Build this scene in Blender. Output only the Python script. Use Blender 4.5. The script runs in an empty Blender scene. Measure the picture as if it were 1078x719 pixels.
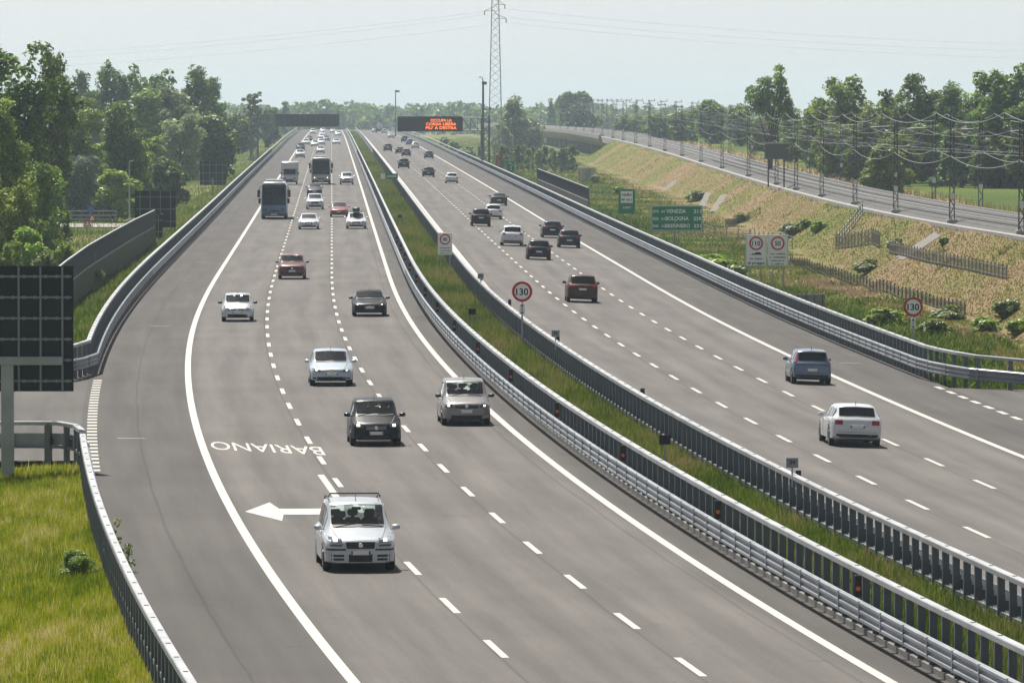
import bpy, math, random
import numpy as np
from mathutils import Vector, Matrix, Quaternion
from mathutils.bvhtree import BVHTree

rng = np.random.default_rng(11)
random.seed(11)
SC = bpy.context.scene
COL = SC.collection
R = math.radians
CAM_H = 12.0          # eye height above the road below the bridge
FPX = 7000.0          # focal length in photo pixels (photo is 1078 wide)
HORIZON = 118.0
CX = 539.0

# ------------------------------------------------------------------ materials
MAT = {}
def mat(name, color=(.5, .5, .5), rough=.6, metal=0., spec=.5, coat=0., var=0., vscale=3., bump=0., bscale=20., emit=None, estr=0.):
    if name in MAT: return MAT[name]
    m = bpy.data.materials.new(name); m.use_nodes = True
    nt = m.node_tree; b = nt.nodes['Principled BSDF']
    b.inputs['Base Color'].default_value = (*color, 1)
    b.inputs['Roughness'].default_value = rough
    b.inputs['Metallic'].default_value = metal
    b.inputs['Specular IOR Level'].default_value = spec
    b.inputs['Coat Weight'].default_value = coat
    b.inputs['Coat Roughness'].default_value = .05
    if emit:
        b.inputs['Emission Color'].default_value = (*emit, 1); b.inputs['Emission Strength'].default_value = estr
    if var > 0 or bump > 0:
        tc = nt.nodes.new('ShaderNodeTexCoord')
    if var > 0:
        n = nt.nodes.new('ShaderNodeTexNoise'); n.inputs['Scale'].default_value = vscale; n.inputs['Detail'].default_value = 5
        nt.links.new(tc.outputs['Object'], n.inputs['Vector'])
        mr = nt.nodes.new('ShaderNodeMapRange'); mr.inputs[1].default_value = .25; mr.inputs[2].default_value = .75
        mr.inputs[3].default_value = 1 - var; mr.inputs[4].default_value = 1 + var
        nt.links.new(n.outputs['Fac'], mr.inputs[0])
        mx = nt.nodes.new('ShaderNodeVectorMath'); mx.operation = 'SCALE'
        mx.inputs[0].default_value = color
        nt.links.new(mr.outputs[0], mx.inputs['Scale']); nt.links.new(mx.outputs[0], b.inputs['Base Color'])
    if bump > 0:
        n2 = nt.nodes.new('ShaderNodeTexNoise'); n2.inputs['Scale'].default_value = bscale
        nt.links.new(tc.outputs['Object'], n2.inputs['Vector'])
        bp = nt.nodes.new('ShaderNodeBump'); bp.inputs['Strength'].default_value = bump
        nt.links.new(n2.outputs['Fac'], bp.inputs['Height']); nt.links.new(bp.outputs[0], b.inputs['Normal'])
    MAT[name] = m
    return m

def nd(nt, typ, **kw):
    n = nt.nodes.new(typ)
    for k, v in kw.items():
        if k.startswith('i_'):
            key = k[2:]; key = int(key) if key.isdigit() else key.replace('_', ' ')
            n.inputs[key].default_value = v
        else: setattr(n, k, v)
    return n

def ramp(nt, fac, stops):
    r = nt.nodes.new('ShaderNodeValToRGB')
    el = r.color_ramp.elements
    while len(el) < len(stops): el.new(.5)
    for e, (p, c) in zip(el, stops):
        e.position = p; e.color = (*c, 1)
    nt.links.new(fac, r.inputs['Fac'])
    return r.outputs['Color']

# ------------------------------------------------------------------ mesh builder
class MB:
    """collects shapes for ONE mesh object"""
    def __init__(self): self.v = []; self.f = []; self.mi = []
    def add(self, vs, fs, mi=0):
        o = len(self.v); self.v += [tuple(p) for p in vs]
        self.f += [tuple(i + o for i in f) for f in fs]; self.mi += [mi] * len(fs)
        return self
    def box(self, c, s, rz=0., mi=0, bev=0.):
        x, y, z = s[0] / 2, s[1] / 2, s[2] / 2
        if bev > 0:
            b = bev; pts = []
            for zz, k in ((-z, b), (-z + b, 0), (z - b, 0), (z, b)):
                xx, yy = x - k, y - k; bb = b * .9
                pts += [(xx - bb, -yy, zz), (xx, -yy + bb, zz), (xx, yy - bb, zz), (xx - bb, yy, zz), (-xx + bb, yy, zz), (-xx, yy - bb, zz), (-xx, -yy + bb, zz), (-xx + bb, -yy, zz)]
            fs = [tuple(reversed(range(8))), tuple(range(24, 32))]
            for r_ in range(3):
                for i in range(8):
                    j = (i + 1) % 8
                    fs.append((r_ * 8 + i, r_ * 8 + j, r_ * 8 + 8 + j, r_ * 8 + 8 + i))
        else:
            pts = [(-x, -y, -z), (x, -y, -z), (x, y, -z), (-x, y, -z), (-x, -y, z), (x, -y, z), (x, y, z), (-x, y, z)]
            fs = [(3, 2, 1, 0), (4, 5, 6, 7), (0, 1, 5, 4), (1, 2, 6, 5), (2, 3, 7, 6), (3, 0, 4, 7)]
        ca, sa = math.cos(rz), math.sin(rz)
        return self.add([(c[0] + p[0] * ca - p[1] * sa, c[1] + p[0] * sa + p[1] * ca, c[2] + p[2]) for p in pts], fs, mi)
    def tube(self, p, q, r0, r1=None, n=6, mi=0, cap=True):
        r1 = r0 if r1 is None else r1
        p, q = Vector(p), Vector(q); d = (q - p)
        if d.length < 1e-6: return self
        d.normalize(); a = d.orthogonal().normalized(); b = d.cross(a)
        vs = []
        for (c, r_) in ((p, r0), (q, r1)):
            for i in range(n):
                t = 2 * math.pi * i / n
                vs.append(c + a * math.cos(t) * r_ + b * math.sin(t) * r_)
        fs = [(i, (i + 1) % n, n + (i + 1) % n, n + i) for i in range(n)]
        if cap: fs += [tuple(reversed(range(n))), tuple(range(n, 2 * n))]
        return self.add(vs, fs, mi)
    def chain(self, pts, r, n=5, mi=0):
        pts = [Vector(p) for p in pts]; vs = []; k = len(pts)
        for i, p in enumerate(pts):
            d = (pts[min(i + 1, k - 1)] - pts[max(i - 1, 0)]).normalized()
            a = d.cross(Vector((0, 0, 1)))
            a = a.normalized() if a.length > 1e-4 else Vector((1, 0, 0)); b = a.cross(d)
            rr = r[i] if isinstance(r, (list, tuple)) else r
            for j in range(n):
                t = 2 * math.pi * j / n
                vs.append(p + a * math.cos(t) * rr + b * math.sin(t) * rr)
        fs = [(i * n + j, i * n + (j + 1) % n, (i + 1) * n + (j + 1) % n, (i + 1) * n + j) for i in range(k - 1) for j in range(n)]
        fs += [tuple(reversed(range(n))), tuple(range((k - 1) * n, k * n))]
        return self.add(vs, fs, mi)
    def lathe(self, prof, n=20, axis='x', c=(0, 0, 0), mi=0):
        vs = []
        for (h, r_) in prof:
            for i in range(n):
                t = 2 * math.pi * i / n
                if axis == 'x': vs.append((c[0] + h, c[1] + r_ * math.cos(t), c[2] + r_ * math.sin(t)))
                elif axis == 'y': vs.append((c[0] + r_ * math.cos(t), c[1] + h, c[2] + r_ * math.sin(t)))
                else: vs.append((c[0] + r_ * math.cos(t), c[1] + r_ * math.sin(t), c[2] + h))
        m = len(prof)
        fs = [(i * n + j, i * n + (j + 1) % n, (i + 1) * n + (j + 1) % n, (i + 1) * n + j) for i in range(m - 1) for j in range(n)]
        fs += [tuple(reversed(range(n))), tuple(range((m - 1) * n, m * n))]
        return self.add(vs, fs, mi)
    def sweep(self, path, prof, closed=False, mi=0):
        """path of (x,y,z); prof of (side,up); side is to the right of the walking direction"""
        P = [Vector(p) for p in path]; vs = []; k = len(P); n = len(prof)
        for i, p in enumerate(P):
            d = P[min(i + 1, k - 1)] - P[max(i - 1, 0)]
            s = Vector((d.y, -d.x, 0)).normalized()
            for (a, u) in prof: vs.append(p + s * a + Vector((0, 0, u)))
        fs = []
        for i in range(k - 1):
            for j in range(n if closed else n - 1):
                j2 = (j + 1) % n
                fs.append((i * n + j, i * n + j2, (i + 1) * n + j2, (i + 1) * n + j))
        if closed: fs += [tuple(range(n)), tuple(reversed(range((k - 1) * n, k * n)))]
        return self.add(vs, fs, mi)
    def grid(self, pts, nu, nv, mi=0):
        fs = [(i * nv + j, i * nv + j + 1, (i + 1) * nv + j + 1, (i + 1) * nv + j) for i in range(nu - 1) for j in range(nv - 1)]
        return self.add(pts, fs, mi)
    def prism(self, poly, M, t, mi=0):
        """poly in (x,z) front view, thickness t along y (front at y=0), placed by matrix M"""
        n = len(poly)
        vs = [M @ Vector((x, 0, z)) for x, z in poly] + [M @ Vector((x, t, z)) for x, z in poly]
        fs = [tuple(range(n)), tuple(reversed(range(n, 2 * n)))] + [(i, n + i, n + (i + 1) % n, (i + 1) % n) for i in range(n)]
        return self.add(vs, fs, mi)
    def build(self, name, mats, parent=None, smooth=False, angle=35, loc=None):
        me = bpy.data.meshes.new(name)
        me.from_pydata(self.v, [], self.f)
        mats = mats if isinstance(mats, (list, tuple)) else [mats]
        for m in mats: me.materials.append(m)
        if len(mats) > 1: me.polygons.foreach_set('material_index', self.mi)
        if smooth:
            me.polygons.foreach_set('use_smooth', [True] * len(me.polygons))
            me.set_sharp_from_angle(angle=R(angle))
        me.update()
        o = bpy.data.objects.new(name, me); COL.objects.link(o)
        if parent: o.parent = parent
        if loc: o.location = loc
        return o

def npmesh(name, verts, nper, material, attr=None, parent=None):
    """fast mesh of loose polygons, nper corners each"""
    verts = np.asarray(verts, np.float32).reshape(-1, 3); nf = len(verts) // nper
    me = bpy.data.meshes.new(name)
    me.vertices.add(len(verts)); me.vertices.foreach_set('co', verts.ravel())
    me.loops.add(len(verts)); me.loops.foreach_set('vertex_index', np.arange(len(verts), dtype=np.int32))
    me.polygons.add(nf); me.polygons.foreach_set('loop_start', np.arange(0, len(verts), nper, dtype=np.int32))
    me.update(calc_edges=True)
    if attr:
        for k, a in attr.items():
            at = me.attributes.new(k, 'FLOAT', 'POINT'); at.data.foreach_set('value', np.repeat(np.asarray(a, np.float32), nper))
    me.materials.append(material)
    o = bpy.data.objects.new(name, me); COL.objects.link(o)
    if parent: o.parent = parent
    return o

def tag(o, label=None, cat=None, group=None, kind=None):
    if label: o['label'] = label
    if cat: o['category'] = cat
    if group: o['group'] = group
    if kind: o['kind'] = kind
    return o
def thing(name, loc, label, cat, group=None, rz=0.):
    o = bpy.data.objects.new(name, None); COL.objects.link(o)
    o.location = loc; o.rotation_euler = (0, 0, rz); o.empty_display_size = .2
    return tag(o, label, cat, group)
def copy_tree(o, parent=None):
    c = o.copy(); COL.objects.link(c)
    if parent: c.parent = parent
    for ch in list(o.children): copy_tree(ch, c)
    return c

_txt = {}
def text_mesh(s, bold=True):
    """flat letters in the XZ plane, height of capitals about 0.7, centred on x, baseline z=0"""
    if (s, bold) in _txt: return _txt[(s, bold)]
    cu = bpy.data.curves.new('letters', 'FONT'); cu.body = s; cu.align_x = 'CENTER'; cu.resolution_u = 3; cu.offset = .022 if bold else .004
    ob = bpy.data.objects.new('letters', cu); COL.objects.link(ob)
    dg = bpy.context.evaluated_depsgraph_get()
    me = bpy.data.meshes.new_from_object(ob.evaluated_get(dg))
    vs = [(v.co.x, v.co.y) for v in me.vertices]; fs = [tuple(p.vertices) for p in me.polygons]
    bpy.data.objects.remove(ob); bpy.data.curves.remove(cu); bpy.data.meshes.remove(me)
    xs = [p[0] for p in vs]; w = max(xs) - min(xs); c = (max(xs) + min(xs)) / 2
    _txt[(s, bold)] = ([(x - c, z) for x, z in vs], fs, w)
    return _txt[(s, bold)]
def put_text(mb, s, x, z, h, w=None, y=-.012, mi=0, align='c', bold=True):
    """h = capital height; letters on the plane y, facing -y"""
    vs, fs, tw = text_mesh(s, bold); k = h / .70; kx = k if w is None else w / tw
    x0 = x if align == 'c' else (x + tw * kx / 2 if align == 'l' else x - tw * kx / 2)
    mb.add([(x0 + a * kx, y, z + b * k) for a, b in vs], fs, mi)

# ------------------------------------------------------------------ the road's plan and profile
def hermite(xs, ys):
    xs = np.array(xs, float); ys = np.array(ys, float); n = len(xs)
    h = np.diff(xs); de = np.diff(ys) / h; m = np.zeros(n)
    for i in range(1, n - 1):
        m[i] = (de[i - 1] * h[i] + de[i] * h[i - 1]) / (h[i] + h[i - 1])
    m[0], m[-1] = de[0], de[-1]
    def f(x):
        x = np.asarray(x, float); i = np.clip(np.searchsorted(xs, x) - 1, 0, n - 2)
        t = (x - xs[i]) / h[i]
        out = (2 * t**3 - 3 * t**2 + 1) * ys[i] + (t**3 - 2 * t**2 + t) * h[i] * m[i] + (-2 * t**3 + 3 * t**2) * ys[i + 1] + (t**3 - t**2) * h[i] * m[i + 1]
        out = np.where(x > xs[-1], ys[-1] + m[-1] * (x - xs[-1]), out)
        return np.where(x < xs[0], ys[0] + m[0] * (x - xs[0]), out)
    return f
_drop = hermite([60, 140, 200, 280, 400, 600, 830, 1336, 1800, 2200, 2600, 3000, 3600, 4500, 12000], [12.35, 11.92, 11.58, 11.15, 10.8, 10.3, 9.6, 8.3, 7.25, 6.9, 7.05, 8, 10.5, 13, 13.5])
def z0(d): return CAM_H - _drop(d)
def XR(d):
    """x of the left carriageway's median-side edge line"""
    t = 450 - np.asarray(d, float); tt = np.maximum(t, 0)
    return -8.45 + .0271 * t + 1.1e-5 * tt**2 + 2.29e-7 * tt**3
def zr(off, d): return z0(d) - .035 * np.maximum(np.asarray(off, float) - 5.65, 0)
def pt(off, d, h=0.): return (float(XR(d) + off), float(d), float(zr(off, d) + h))
def rowsd(a, b, n=None):
    """distances along the road, closer together near the camera"""
    n = n or int(40 * math.log(b / a)) + 12
    return np.geomspace(a, b, n)
def path(off, a, b, h=0., n=None): return [pt(off, d, h) for d in rowsd(a, b, n)]
def heading(d, e=4.): return math.atan2(float(XR(d + e) - XR(d - e)), 2 * e)    # angle to the right of +y
_dd = np.geomspace(110, 2600, 6000)
def trace(px, py):
    """the road point seen at a photo pixel"""
    X = (px - CX) * _dd / FPX; y = HORIZON + (CAM_H - zr(X - XR(_dd), _dd)) * FPX / _dd
    i = np.argmax(y <= py) if np.any(y <= py) else len(_dd) - 1
    return float(X[i]), float(_dd[i]), float(zr(X[i] - XR(_dd[i]), _dd[i]))
def at(px, py, d): return ((px - CX) * d / FPX, d, CAM_H - (py - HORIZON) * d / FPX)

# the railway's near ballast edge
XE = hermite([60, 250, 455, 500, 555, 610, 665, 765, 950, 1130, 1400, 1700, 2050, 2600, 4000], [44, 38.5, 35, 33.4, 32.2, 31.5, 31, 30.4, 28.6, 26, 21.6, 14.8, 5.2, -14, -90])
ZE = hermite([60, 250, 455, 665, 765, 950, 1130, 1400, 1700, 2050, 2600, 4000], [3.2, 3.3, 3.35, 3.2, 3.3, 4.0, 5.0, 6.1, 6.9, 7.0, 7., 7.])
def sstep(a, b, x): t = np.clip((x - a) / (b - a), 0, 1); return t * t * (3 - 2 * t)
HAZE, SKY_STR, SKY_SAT, SUN_STR, EXPO = 1.0e-4, .078, .22, 5.0, .64
# ------------------------------------------------------------------ ground
def vnoise(x, y, s, seed=0):
    """smooth value noise on arrays"""
    x = np.asarray(x, float) / s + seed * 17.3; y = np.asarray(y, float) / s + seed * 9.1
    xi, yi = np.floor(x), np.floor(y); u, v = x - xi, y - yi
    u = u * u * (3 - 2 * u); v = v * v * (3 - 2 * v)
    def h(a, b): return np.modf(np.abs(np.sin(a * 127.1 + b * 311.7) * 43758.5453))[0]
    return (h(xi, yi) * (1 - u) + h(xi + 1, yi) * u) * (1 - v) + (h(xi, yi + 1) * (1 - u) + h(xi + 1, yi + 1) * u) * v
_zpl = hermite([60, 250, 400, 700, 850, 1000, 1240, 1600, 2500, 4000, 12000], [-1.5, -1.6, -1.3, -1.0, -.1, 1.3, 2.4, 3., 3., -1, -1.5])
_slope = lambda d: .10 + .22 * sstep(230, 300, d)
def ground(X, d):
    X = np.asarray(X, float); d = np.asarray(d, float)
    off = X - XR(d); zz = zr(off, d)
    # left bank
    t = np.maximum(-15.5 - off, 0)
    zl = zz - .05 - np.minimum(t * _slope(d), np.maximum(zz - _zpl(d), .3))
    # right bank
    e = zr(21.2, d); t = np.maximum(off - 21.2, 0)
    toe = np.minimum(t * .28, 1.5) + .35 * sstep(0, 2, t)
    zrr = e - .05 - toe + .35 * (vnoise(X, d, 6, 3) - .5) * sstep(1, 5, t)
    bankf = 1 - sstep(1400, 1500, d)
    xe, ze = XE(d), ZE(d)
    bank = ze - np.maximum(xe - X, 0) / 1.55 - (1 - bankf) * 12
    far = np.where(d > 1450, np.maximum(1.5 - 0 * d, 0), ze - .55)
    zrr = np.where(X > xe + 10.1, far + (vnoise(X, d, 40, 5) - .5) * .6, np.where(X > xe - .05, np.where(d > 1470, zrr, ze - .3), np.maximum(zrr, bank)))
    mid = zz - .06
    med = zz + .12
    z = np.where(off < -15.3, zl, np.where(off > 21.0, zrr, mid))
    z = np.where((off > 1.5) & (off < 4.1), med, z)
    # the two side roads that leave through the gaps in the barriers
    z = np.where((off < -15.3) & (d > 216) & (d < 292), np.minimum(z, zz - .15 - .02 * np.maximum(-15 - off, 0)), z)
    z = np.where((off < -15.3) & (d > 218) & (d < 290), zz - .1 - .02 * np.maximum(-15 - off, 0), z)
    z = np.where((off > 21.0) & (d > 150) & (d < 283), zr(21, d) - .10 - .025 * np.maximum(off - 21, 0), z)
    return z
def dryness(X, d):
    off = X - XR(d); xe, ze = XE(d), ZE(d)
    bank = (X > xe - 11) & (X < xe) & (d < 1480)
    base = np.where(off < 0, .22, np.where(off < 30, .16, .36)) + .75 * (vnoise(X, d * .45, 7, 1) - .5) + .4 * (vnoise(X, d, 3, 2) - .5)
    base = base + np.where((off < -15) & (d < 320), -.05, 0)
    base = np.where(bank, .60 + .6 * (vnoise(X, d, 22, 4) - .5) + .3 * (vnoise(X, d, 5, 6) - .5), base)
    base = np.where((X > xe + 10) & (X < xe + 16), .75, base)
    base = np.where((X >= xe + 16), .05 + .2 * vnoise(X, d, 60, 8), base)
    return np.clip(base, 0, 1)

cols = np.unique(np.concatenate([-np.geomspace(70, 2500, 26)[::-1], np.arange(-70, -20, 1.6), np.arange(-20, -14, .4), np.arange(-14, 1, 2.5), np.arange(1.2, 4.7, .5), np.arange(5, 20.6, 2.5), np.arange(20.6, 27, .5), np.arange(27, 62, .9), np.arange(62, 110, 3), np.geomspace(112, 2600, 26)]))
rws = np.concatenate([np.arange(50, 300, 3.), np.arange(300, 700, 5.), np.arange(700, 1600, 10.), np.arange(1600, 3200, 40.), np.geomspace(3200, 12000, 14)])
DD, OO = np.meshgrid(rws, cols, indexing='ij')
XX = OO + XR(DD)
ZZ = ground(XX, DD)
m = MB(); nu, nv = DD.shape
m.grid(np.stack([XX, DD, ZZ], -1).reshape(-1, 3).tolist(), nu, nv)
m.f = [tuple(reversed(f)) for f in m.f]
gm = bpy.data.materials.new('meadow'); gm.use_nodes = True; nt = gm.node_tree; b = nt.nodes['Principled BSDF']
b.inputs['Roughness'].default_value = .95; b.inputs['Specular IOR Level'].default_value = .1
at_ = nd(nt, 'ShaderNodeAttribute', attribute_name='dry')
tc = nd(nt, 'ShaderNodeTexCoord')
n1 = nd(nt, 'ShaderNodeTexNoise', i_Scale=.55, i_Detail=8., i_Roughness=.7); nt.links.new(tc.outputs['Object'], n1.inputs['Vector'])
n2 = nd(nt, 'ShaderNodeTexNoise', i_Scale=3.5, i_Detail=6., i_Roughness=.7); nt.links.new(tc.outputs['Object'], n2.inputs['Vector'])
ma = nd(nt, 'ShaderNodeMath', operation='MULTIPLY_ADD'); nt.links.new(n1.outputs['Fac'], ma.inputs[0]); ma.inputs[1].default_value = .7; ma.inputs[2].default_value = -.35
mb_ = nd(nt, 'ShaderNodeMath', operation='ADD'); nt.links.new(at_.outputs['Fac'], mb_.inputs[0]); nt.links.new(ma.outputs[0], mb_.inputs[1])
mc = nd(nt, 'ShaderNodeMath', operation='MULTIPLY_ADD'); nt.links.new(n2.outputs['Fac'], mc.inputs[0]); mc.inputs[1].default_value = .5; mc.inputs[2].default_value = -.25
md = nd(nt, 'ShaderNodeMath', operation='ADD'); nt.links.new(mb_.outputs[0], md.inputs[0]); nt.links.new(mc.outputs[0], md.inputs[1])
colr = ramp(nt, md.outputs[0], [(0., (.04, .07, .010)), (.25, (.095, .13, .018)), (.5, (.17, .155, .05)), (.75, (.215, .155, .085)), (1., (.27, .185, .11))])
nt.links.new(colr, b.inputs['Base Color'])
bp = nd(nt, 'ShaderNodeBump', i_Strength=.6, i_Distance=.3); nt.links.new(n2.outputs['Fac'], bp.inputs['Height']); nt.links.new(bp.outputs[0], b.inputs['Normal'])
g = m.build('ground', gm, smooth=True, angle=60)
a = g.data.attributes.new('dry', 'FLOAT', 'POINT'); a.data.foreach_set('value', dryness(XX, DD).astype(np.float32).ravel())
tag(g, kind='structure')

# ------------------------------------------------------------------ asphalt
def asphalt(name, base, lanes=None):
    """lanes: offsets of wheel tracks (polished, paler); the UV map carries (offset, distance)"""
    m = bpy.data.materials.new(name); m.use_nodes = True; nt = m.node_tree; b = nt.nodes['Principled BSDF']
    uv = nd(nt, 'ShaderNodeUVMap', uv_map='road')
    sx = nd(nt, 'ShaderNodeSeparateXYZ'); nt.links.new(uv.outputs[0], sx.inputs[0])
    # long streaks
    cb = nd(nt, 'ShaderNodeCombineXYZ')
    s1 = nd(nt, 'ShaderNodeMath', operation='MULTIPLY', i_1=1.1); nt.links.new(sx.outputs[0], s1.inputs[0])
    s2 = nd(nt, 'ShaderNodeMath', operation='MULTIPLY', i_1=.035); nt.links.new(sx.outputs[1], s2.inputs[0])
    nt.links.new(s1.outputs[0], cb.inputs[0]); nt.links.new(s2.outputs[0], cb.inputs[1])
    ns = nd(nt, 'ShaderNodeTexNoise', i_Scale=1., i_Detail=5., i_Roughness=.6); nt.links.new(cb.outputs[0], ns.inputs['Vector'])
    nf = nd(nt, 'ShaderNodeTexNoise', i_Scale=9., i_Detail=8., i_Roughness=.85); nt.links.new(uv.outputs[0], nf.inputs['Vector'])
    nb = nd(nt, 'ShaderNodeTexNoise', i_Scale=.10, i_Detail=4.); nt.links.new(uv.outputs[0], nb.inputs['Vector'])
    def lin(src, a, c):
        q = nd(nt, 'ShaderNodeMath', operation='MULTIPLY_ADD'); nt.links.new(src, q.inputs[0]); q.inputs[1].default_value = a; q.inputs[2].default_value = c; return q.outputs[0]
    def op(o, p, q):
        k = nd(nt, 'ShaderNodeMath', operation=o); nt.links.new(p, k.inputs[0])
        if isinstance(q, (int, float)): k.inputs[1].default_value = q
        else: nt.links.new(q, k.inputs[1])
        return k.outputs[0]
    v = op('MULTIPLY', op('MULTIPLY', lin(ns.outputs['Fac'], 1.15, .42), lin(nf.outputs['Fac'], 1.5, .25)), lin(nb.outputs['Fac'], .5, .75))
    if lanes:
        a0, a1 = lanes      # lanes run from a0, 3.75 wide: two wheel tracks in each
        ph = op('MULTIPLY', op('SUBTRACT', sx.outputs[0], a0), 2 * math.pi / 1.875)
        c = lin(op('COSINE', ph, 0), -.17, 1.0)
        # carriageway proper is greyer and paler than the shoulders
        m0 = nd(nt, 'ShaderNodeMapRange', interpolation_type='SMOOTHSTEP', i_1=a0 - .5, i_2=a0 + .5, i_3=0., i_4=1.); nt.links.new(sx.outputs[0], m0.inputs[0])
        m1 = nd(nt, 'ShaderNodeMapRange', interpolation_type='SMOOTHSTEP', i_1=a1 - .5, i_2=a1 + .5, i_3=1., i_4=0.); nt.links.new(sx.outputs[0], m1.inputs[0])
        inside = op('MULTIPLY', m0.outputs[0], m1.outputs[0])
        v = op('MULTIPLY', v, lin(op('MULTIPLY', inside, c), .42, .72))
    # paving seams along the road, slightly darker
    for so_ in ((-13.35, -7.62, -3.87, -.62) if lanes and a0 < 0 else (9.28, 13.03, 18.9, 6.4) if lanes else ()):
        ab = op('ABSOLUTE', op('SUBTRACT', op('ADD', sx.outputs[0], lin(nb.outputs['Fac'], .16, -.08)), so_), 0)
        mr_ = nd(nt, 'ShaderNodeMapRange', i_1=.015, i_2=.06, i_3=.72, i_4=1.); nt.links.new(ab, mr_.inputs[0]); v = op('MULTIPLY', v, mr_.outputs[0])
    # oil-dark middle and a few stains
    nst = nd(nt, 'ShaderNodeTexNoise', i_Scale=.55, i_Detail=3., i_Roughness=.5); nt.links.new(uv.outputs[0], nst.inputs['Vector'])
    mr_ = nd(nt, 'ShaderNodeMapRange', i_1=.66, i_2=.74, i_3=1., i_4=.86); nt.links.new(nst.outputs['Fac'], mr_.inputs[0]); v = op('MULTIPLY', v, mr_.outputs[0])
    sc = nd(nt, 'ShaderNodeVectorMath', operation='SCALE'); sc.inputs[0].default_value = base; nt.links.new(v, sc.inputs['Scale'])
    nt.links.new(sc.outputs[0], b.inputs['Base Color'])
    b.inputs['Roughness'].default_value = .85; b.inputs['Specular IOR Level'].default_value = .2
    bp = nd(nt, 'ShaderNodeBump', i_Strength=.35, i_Distance=.02); nt.links.new(nf.outputs['Fac'], bp.inputs['Height']); nt.links.new(bp.outputs[0], b.inputs['Normal'])
    return m
def road_sheet(name, off0, off1, d0, d1, material, h=0., n=24, rows=None, fn=None, kind='structure'):
    ds = rows if rows is not None else rowsd(d0, d1, 260)
    offs = np.linspace(off0, off1, n)
    D, O = np.meshgrid(ds, offs, indexing='ij'); X = XR(D) + O; Z = (fn(O, D) if fn else zr(O, D)) + h
    me = bpy.data.meshes.new(name); V = np.stack([X, D, Z], -1).reshape(-1, 3)
    nu, nv = D.shape
    fs = [(i * nv + j, i * nv + j + 1, (i + 1) * nv + j + 1, (i + 1) * nv + j) for i in range(nu - 1) for j in range(nv - 1)]
    me.from_pydata(V.tolist(), [], fs); me.materials.append(material)
    uvl = me.uv_layers.new(name='road'); UV = np.stack([O, D], -1).reshape(-1, 2)
    idx = np.empty(len(me.loops), np.int32); me.loops.foreach_get('vertex_index', idx)
    uvl.data.foreach_set('uv', UV[idx].astype(np.float32).ravel())
    me.polygons.foreach_set('use_smooth', [True] * len(me.polygons))
    o = bpy.data.objects.new(name, me); COL.objects.link(o)
    return tag(o, kind=kind)
asL = asphalt('asphalt_left', (.093, .0855, .0795), (-11.25, 0.))
asR = asphalt('asphalt_right', (.093, .0855, .0795), (5.65, 16.9))
asX = asphalt('asphalt_side', (.080, .0745, .069))
road_sheet('road', -15.4, 1.35, 60, 3400, asL)
road_sheet('road', 4.35, 21.0, 60, 3400, asR)
road_sheet('side_road', -60, -15.4, 219, 289, asX, fn=lambda O, D: zr(O, D) - .02 * np.maximum(-15.4 - O, 0), rows=np.linspace(219, 289, 12))
road_sheet('side_road', 21.0, 60, 152, 281.5, asX, fn=lambda O, D: zr(21, D) - .025 * (O - 21), rows=np.linspace(152, 281.5, 22))

# ------------------------------------------------------------------ paint on the road
def paint_mat(name, c, wear):
    m = bpy.data.materials.new(name); m.use_nodes = True; nt = m.node_tree; b = nt.nodes['Principled BSDF']
    tc = nd(nt, 'ShaderNodeTexCoord'); n = nd(nt, 'ShaderNodeTexNoise', i_Scale=6., i_Detail=8., i_Roughness=.8); nt.links.new(tc.outputs['Object'], n.inputs['Vector'])
    cr = ramp(nt, n.outputs['Fac'], [(.25, tuple(x * (1 - wear) for x in c)), (.6, c)]); nt.links.new(cr, b.inputs['Base Color'])
    b.inputs['Roughness'].default_value = .75; b.inputs['Specular IOR Level'].default_value = .3
    return m
pm = paint_mat('road_paint', (.54, .525, .48), .55)
def strip(mb, off, w, a, b_, h=.005, n=None):
    ds = np.linspace(a, b_, 2) if n is None else rowsd(a, b_, n)
    pts = []
    for d in ds: pts += [pt(off - w / 2, d, h), pt(off + w / 2, d, h)]
    mb.grid(pts, len(ds), 2)
def marking(name, label, build, cat='road marking', group=None):
    mb = MB(); build(mb); o = mb.build(name, pm); tag(o, kind='structure'); return o
def dashes(off):
    def f(mb):
        d = {-3.75: 128.3, -7.5: 132.8}.get(off, 136.2)
        while d < 2300:
            strip(mb, off, .17, d, d + 4.5); d += 12.
    return f
marking('road_marking', '', lambda mb: strip(mb, 0, .25, 70, 3000, n=240))
marking('road_marking', '', lambda mb: strip(mb, -11.25, .26, 70, 3000, n=240))
marking('road_marking', '', lambda mb: strip(mb, 5.75, .27, 70, 3000, n=240))
marking('road_marking', '', lambda mb: strip(mb, 16.9, .27, 70, 3000, n=240))
for o_ in (-3.75, -7.5, 9.4, 13.15): marking('road_marking', '', dashes(o_))
def ladder(off, a, b_, step, w, l):
    def f(mb):
        d = a
        while d < b_:
            strip(mb, off, w, d, d + l); d += step
    return f
marking('road_marking', '', ladder(-15.02, 213, 277, 2.1, .36, .95))
marking('road_marking', '', ladder(20.55, 196, 281, 4.2, .25, 2.4))
# small transverse pale patches (inspection marks) seen on the shoulders
def patches(mb):
    for off, d in ((-13.6, 232), (-12.9, 340), (-12.9, 470), (19.1, 420), (19.2, 305), (18.9, 520)):
        mb.grid([pt(off - .55, d, .005), pt(off + .55, d, .005), pt(off - .55, d + .5, .005), pt(off + .35, d + .4, .005)], 2, 2)
o = MB(); patches(o); tag(o.build('road_patch', paint_mat('faded_paint', (.21, .205, .19), .35)), kind='structure')
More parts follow.
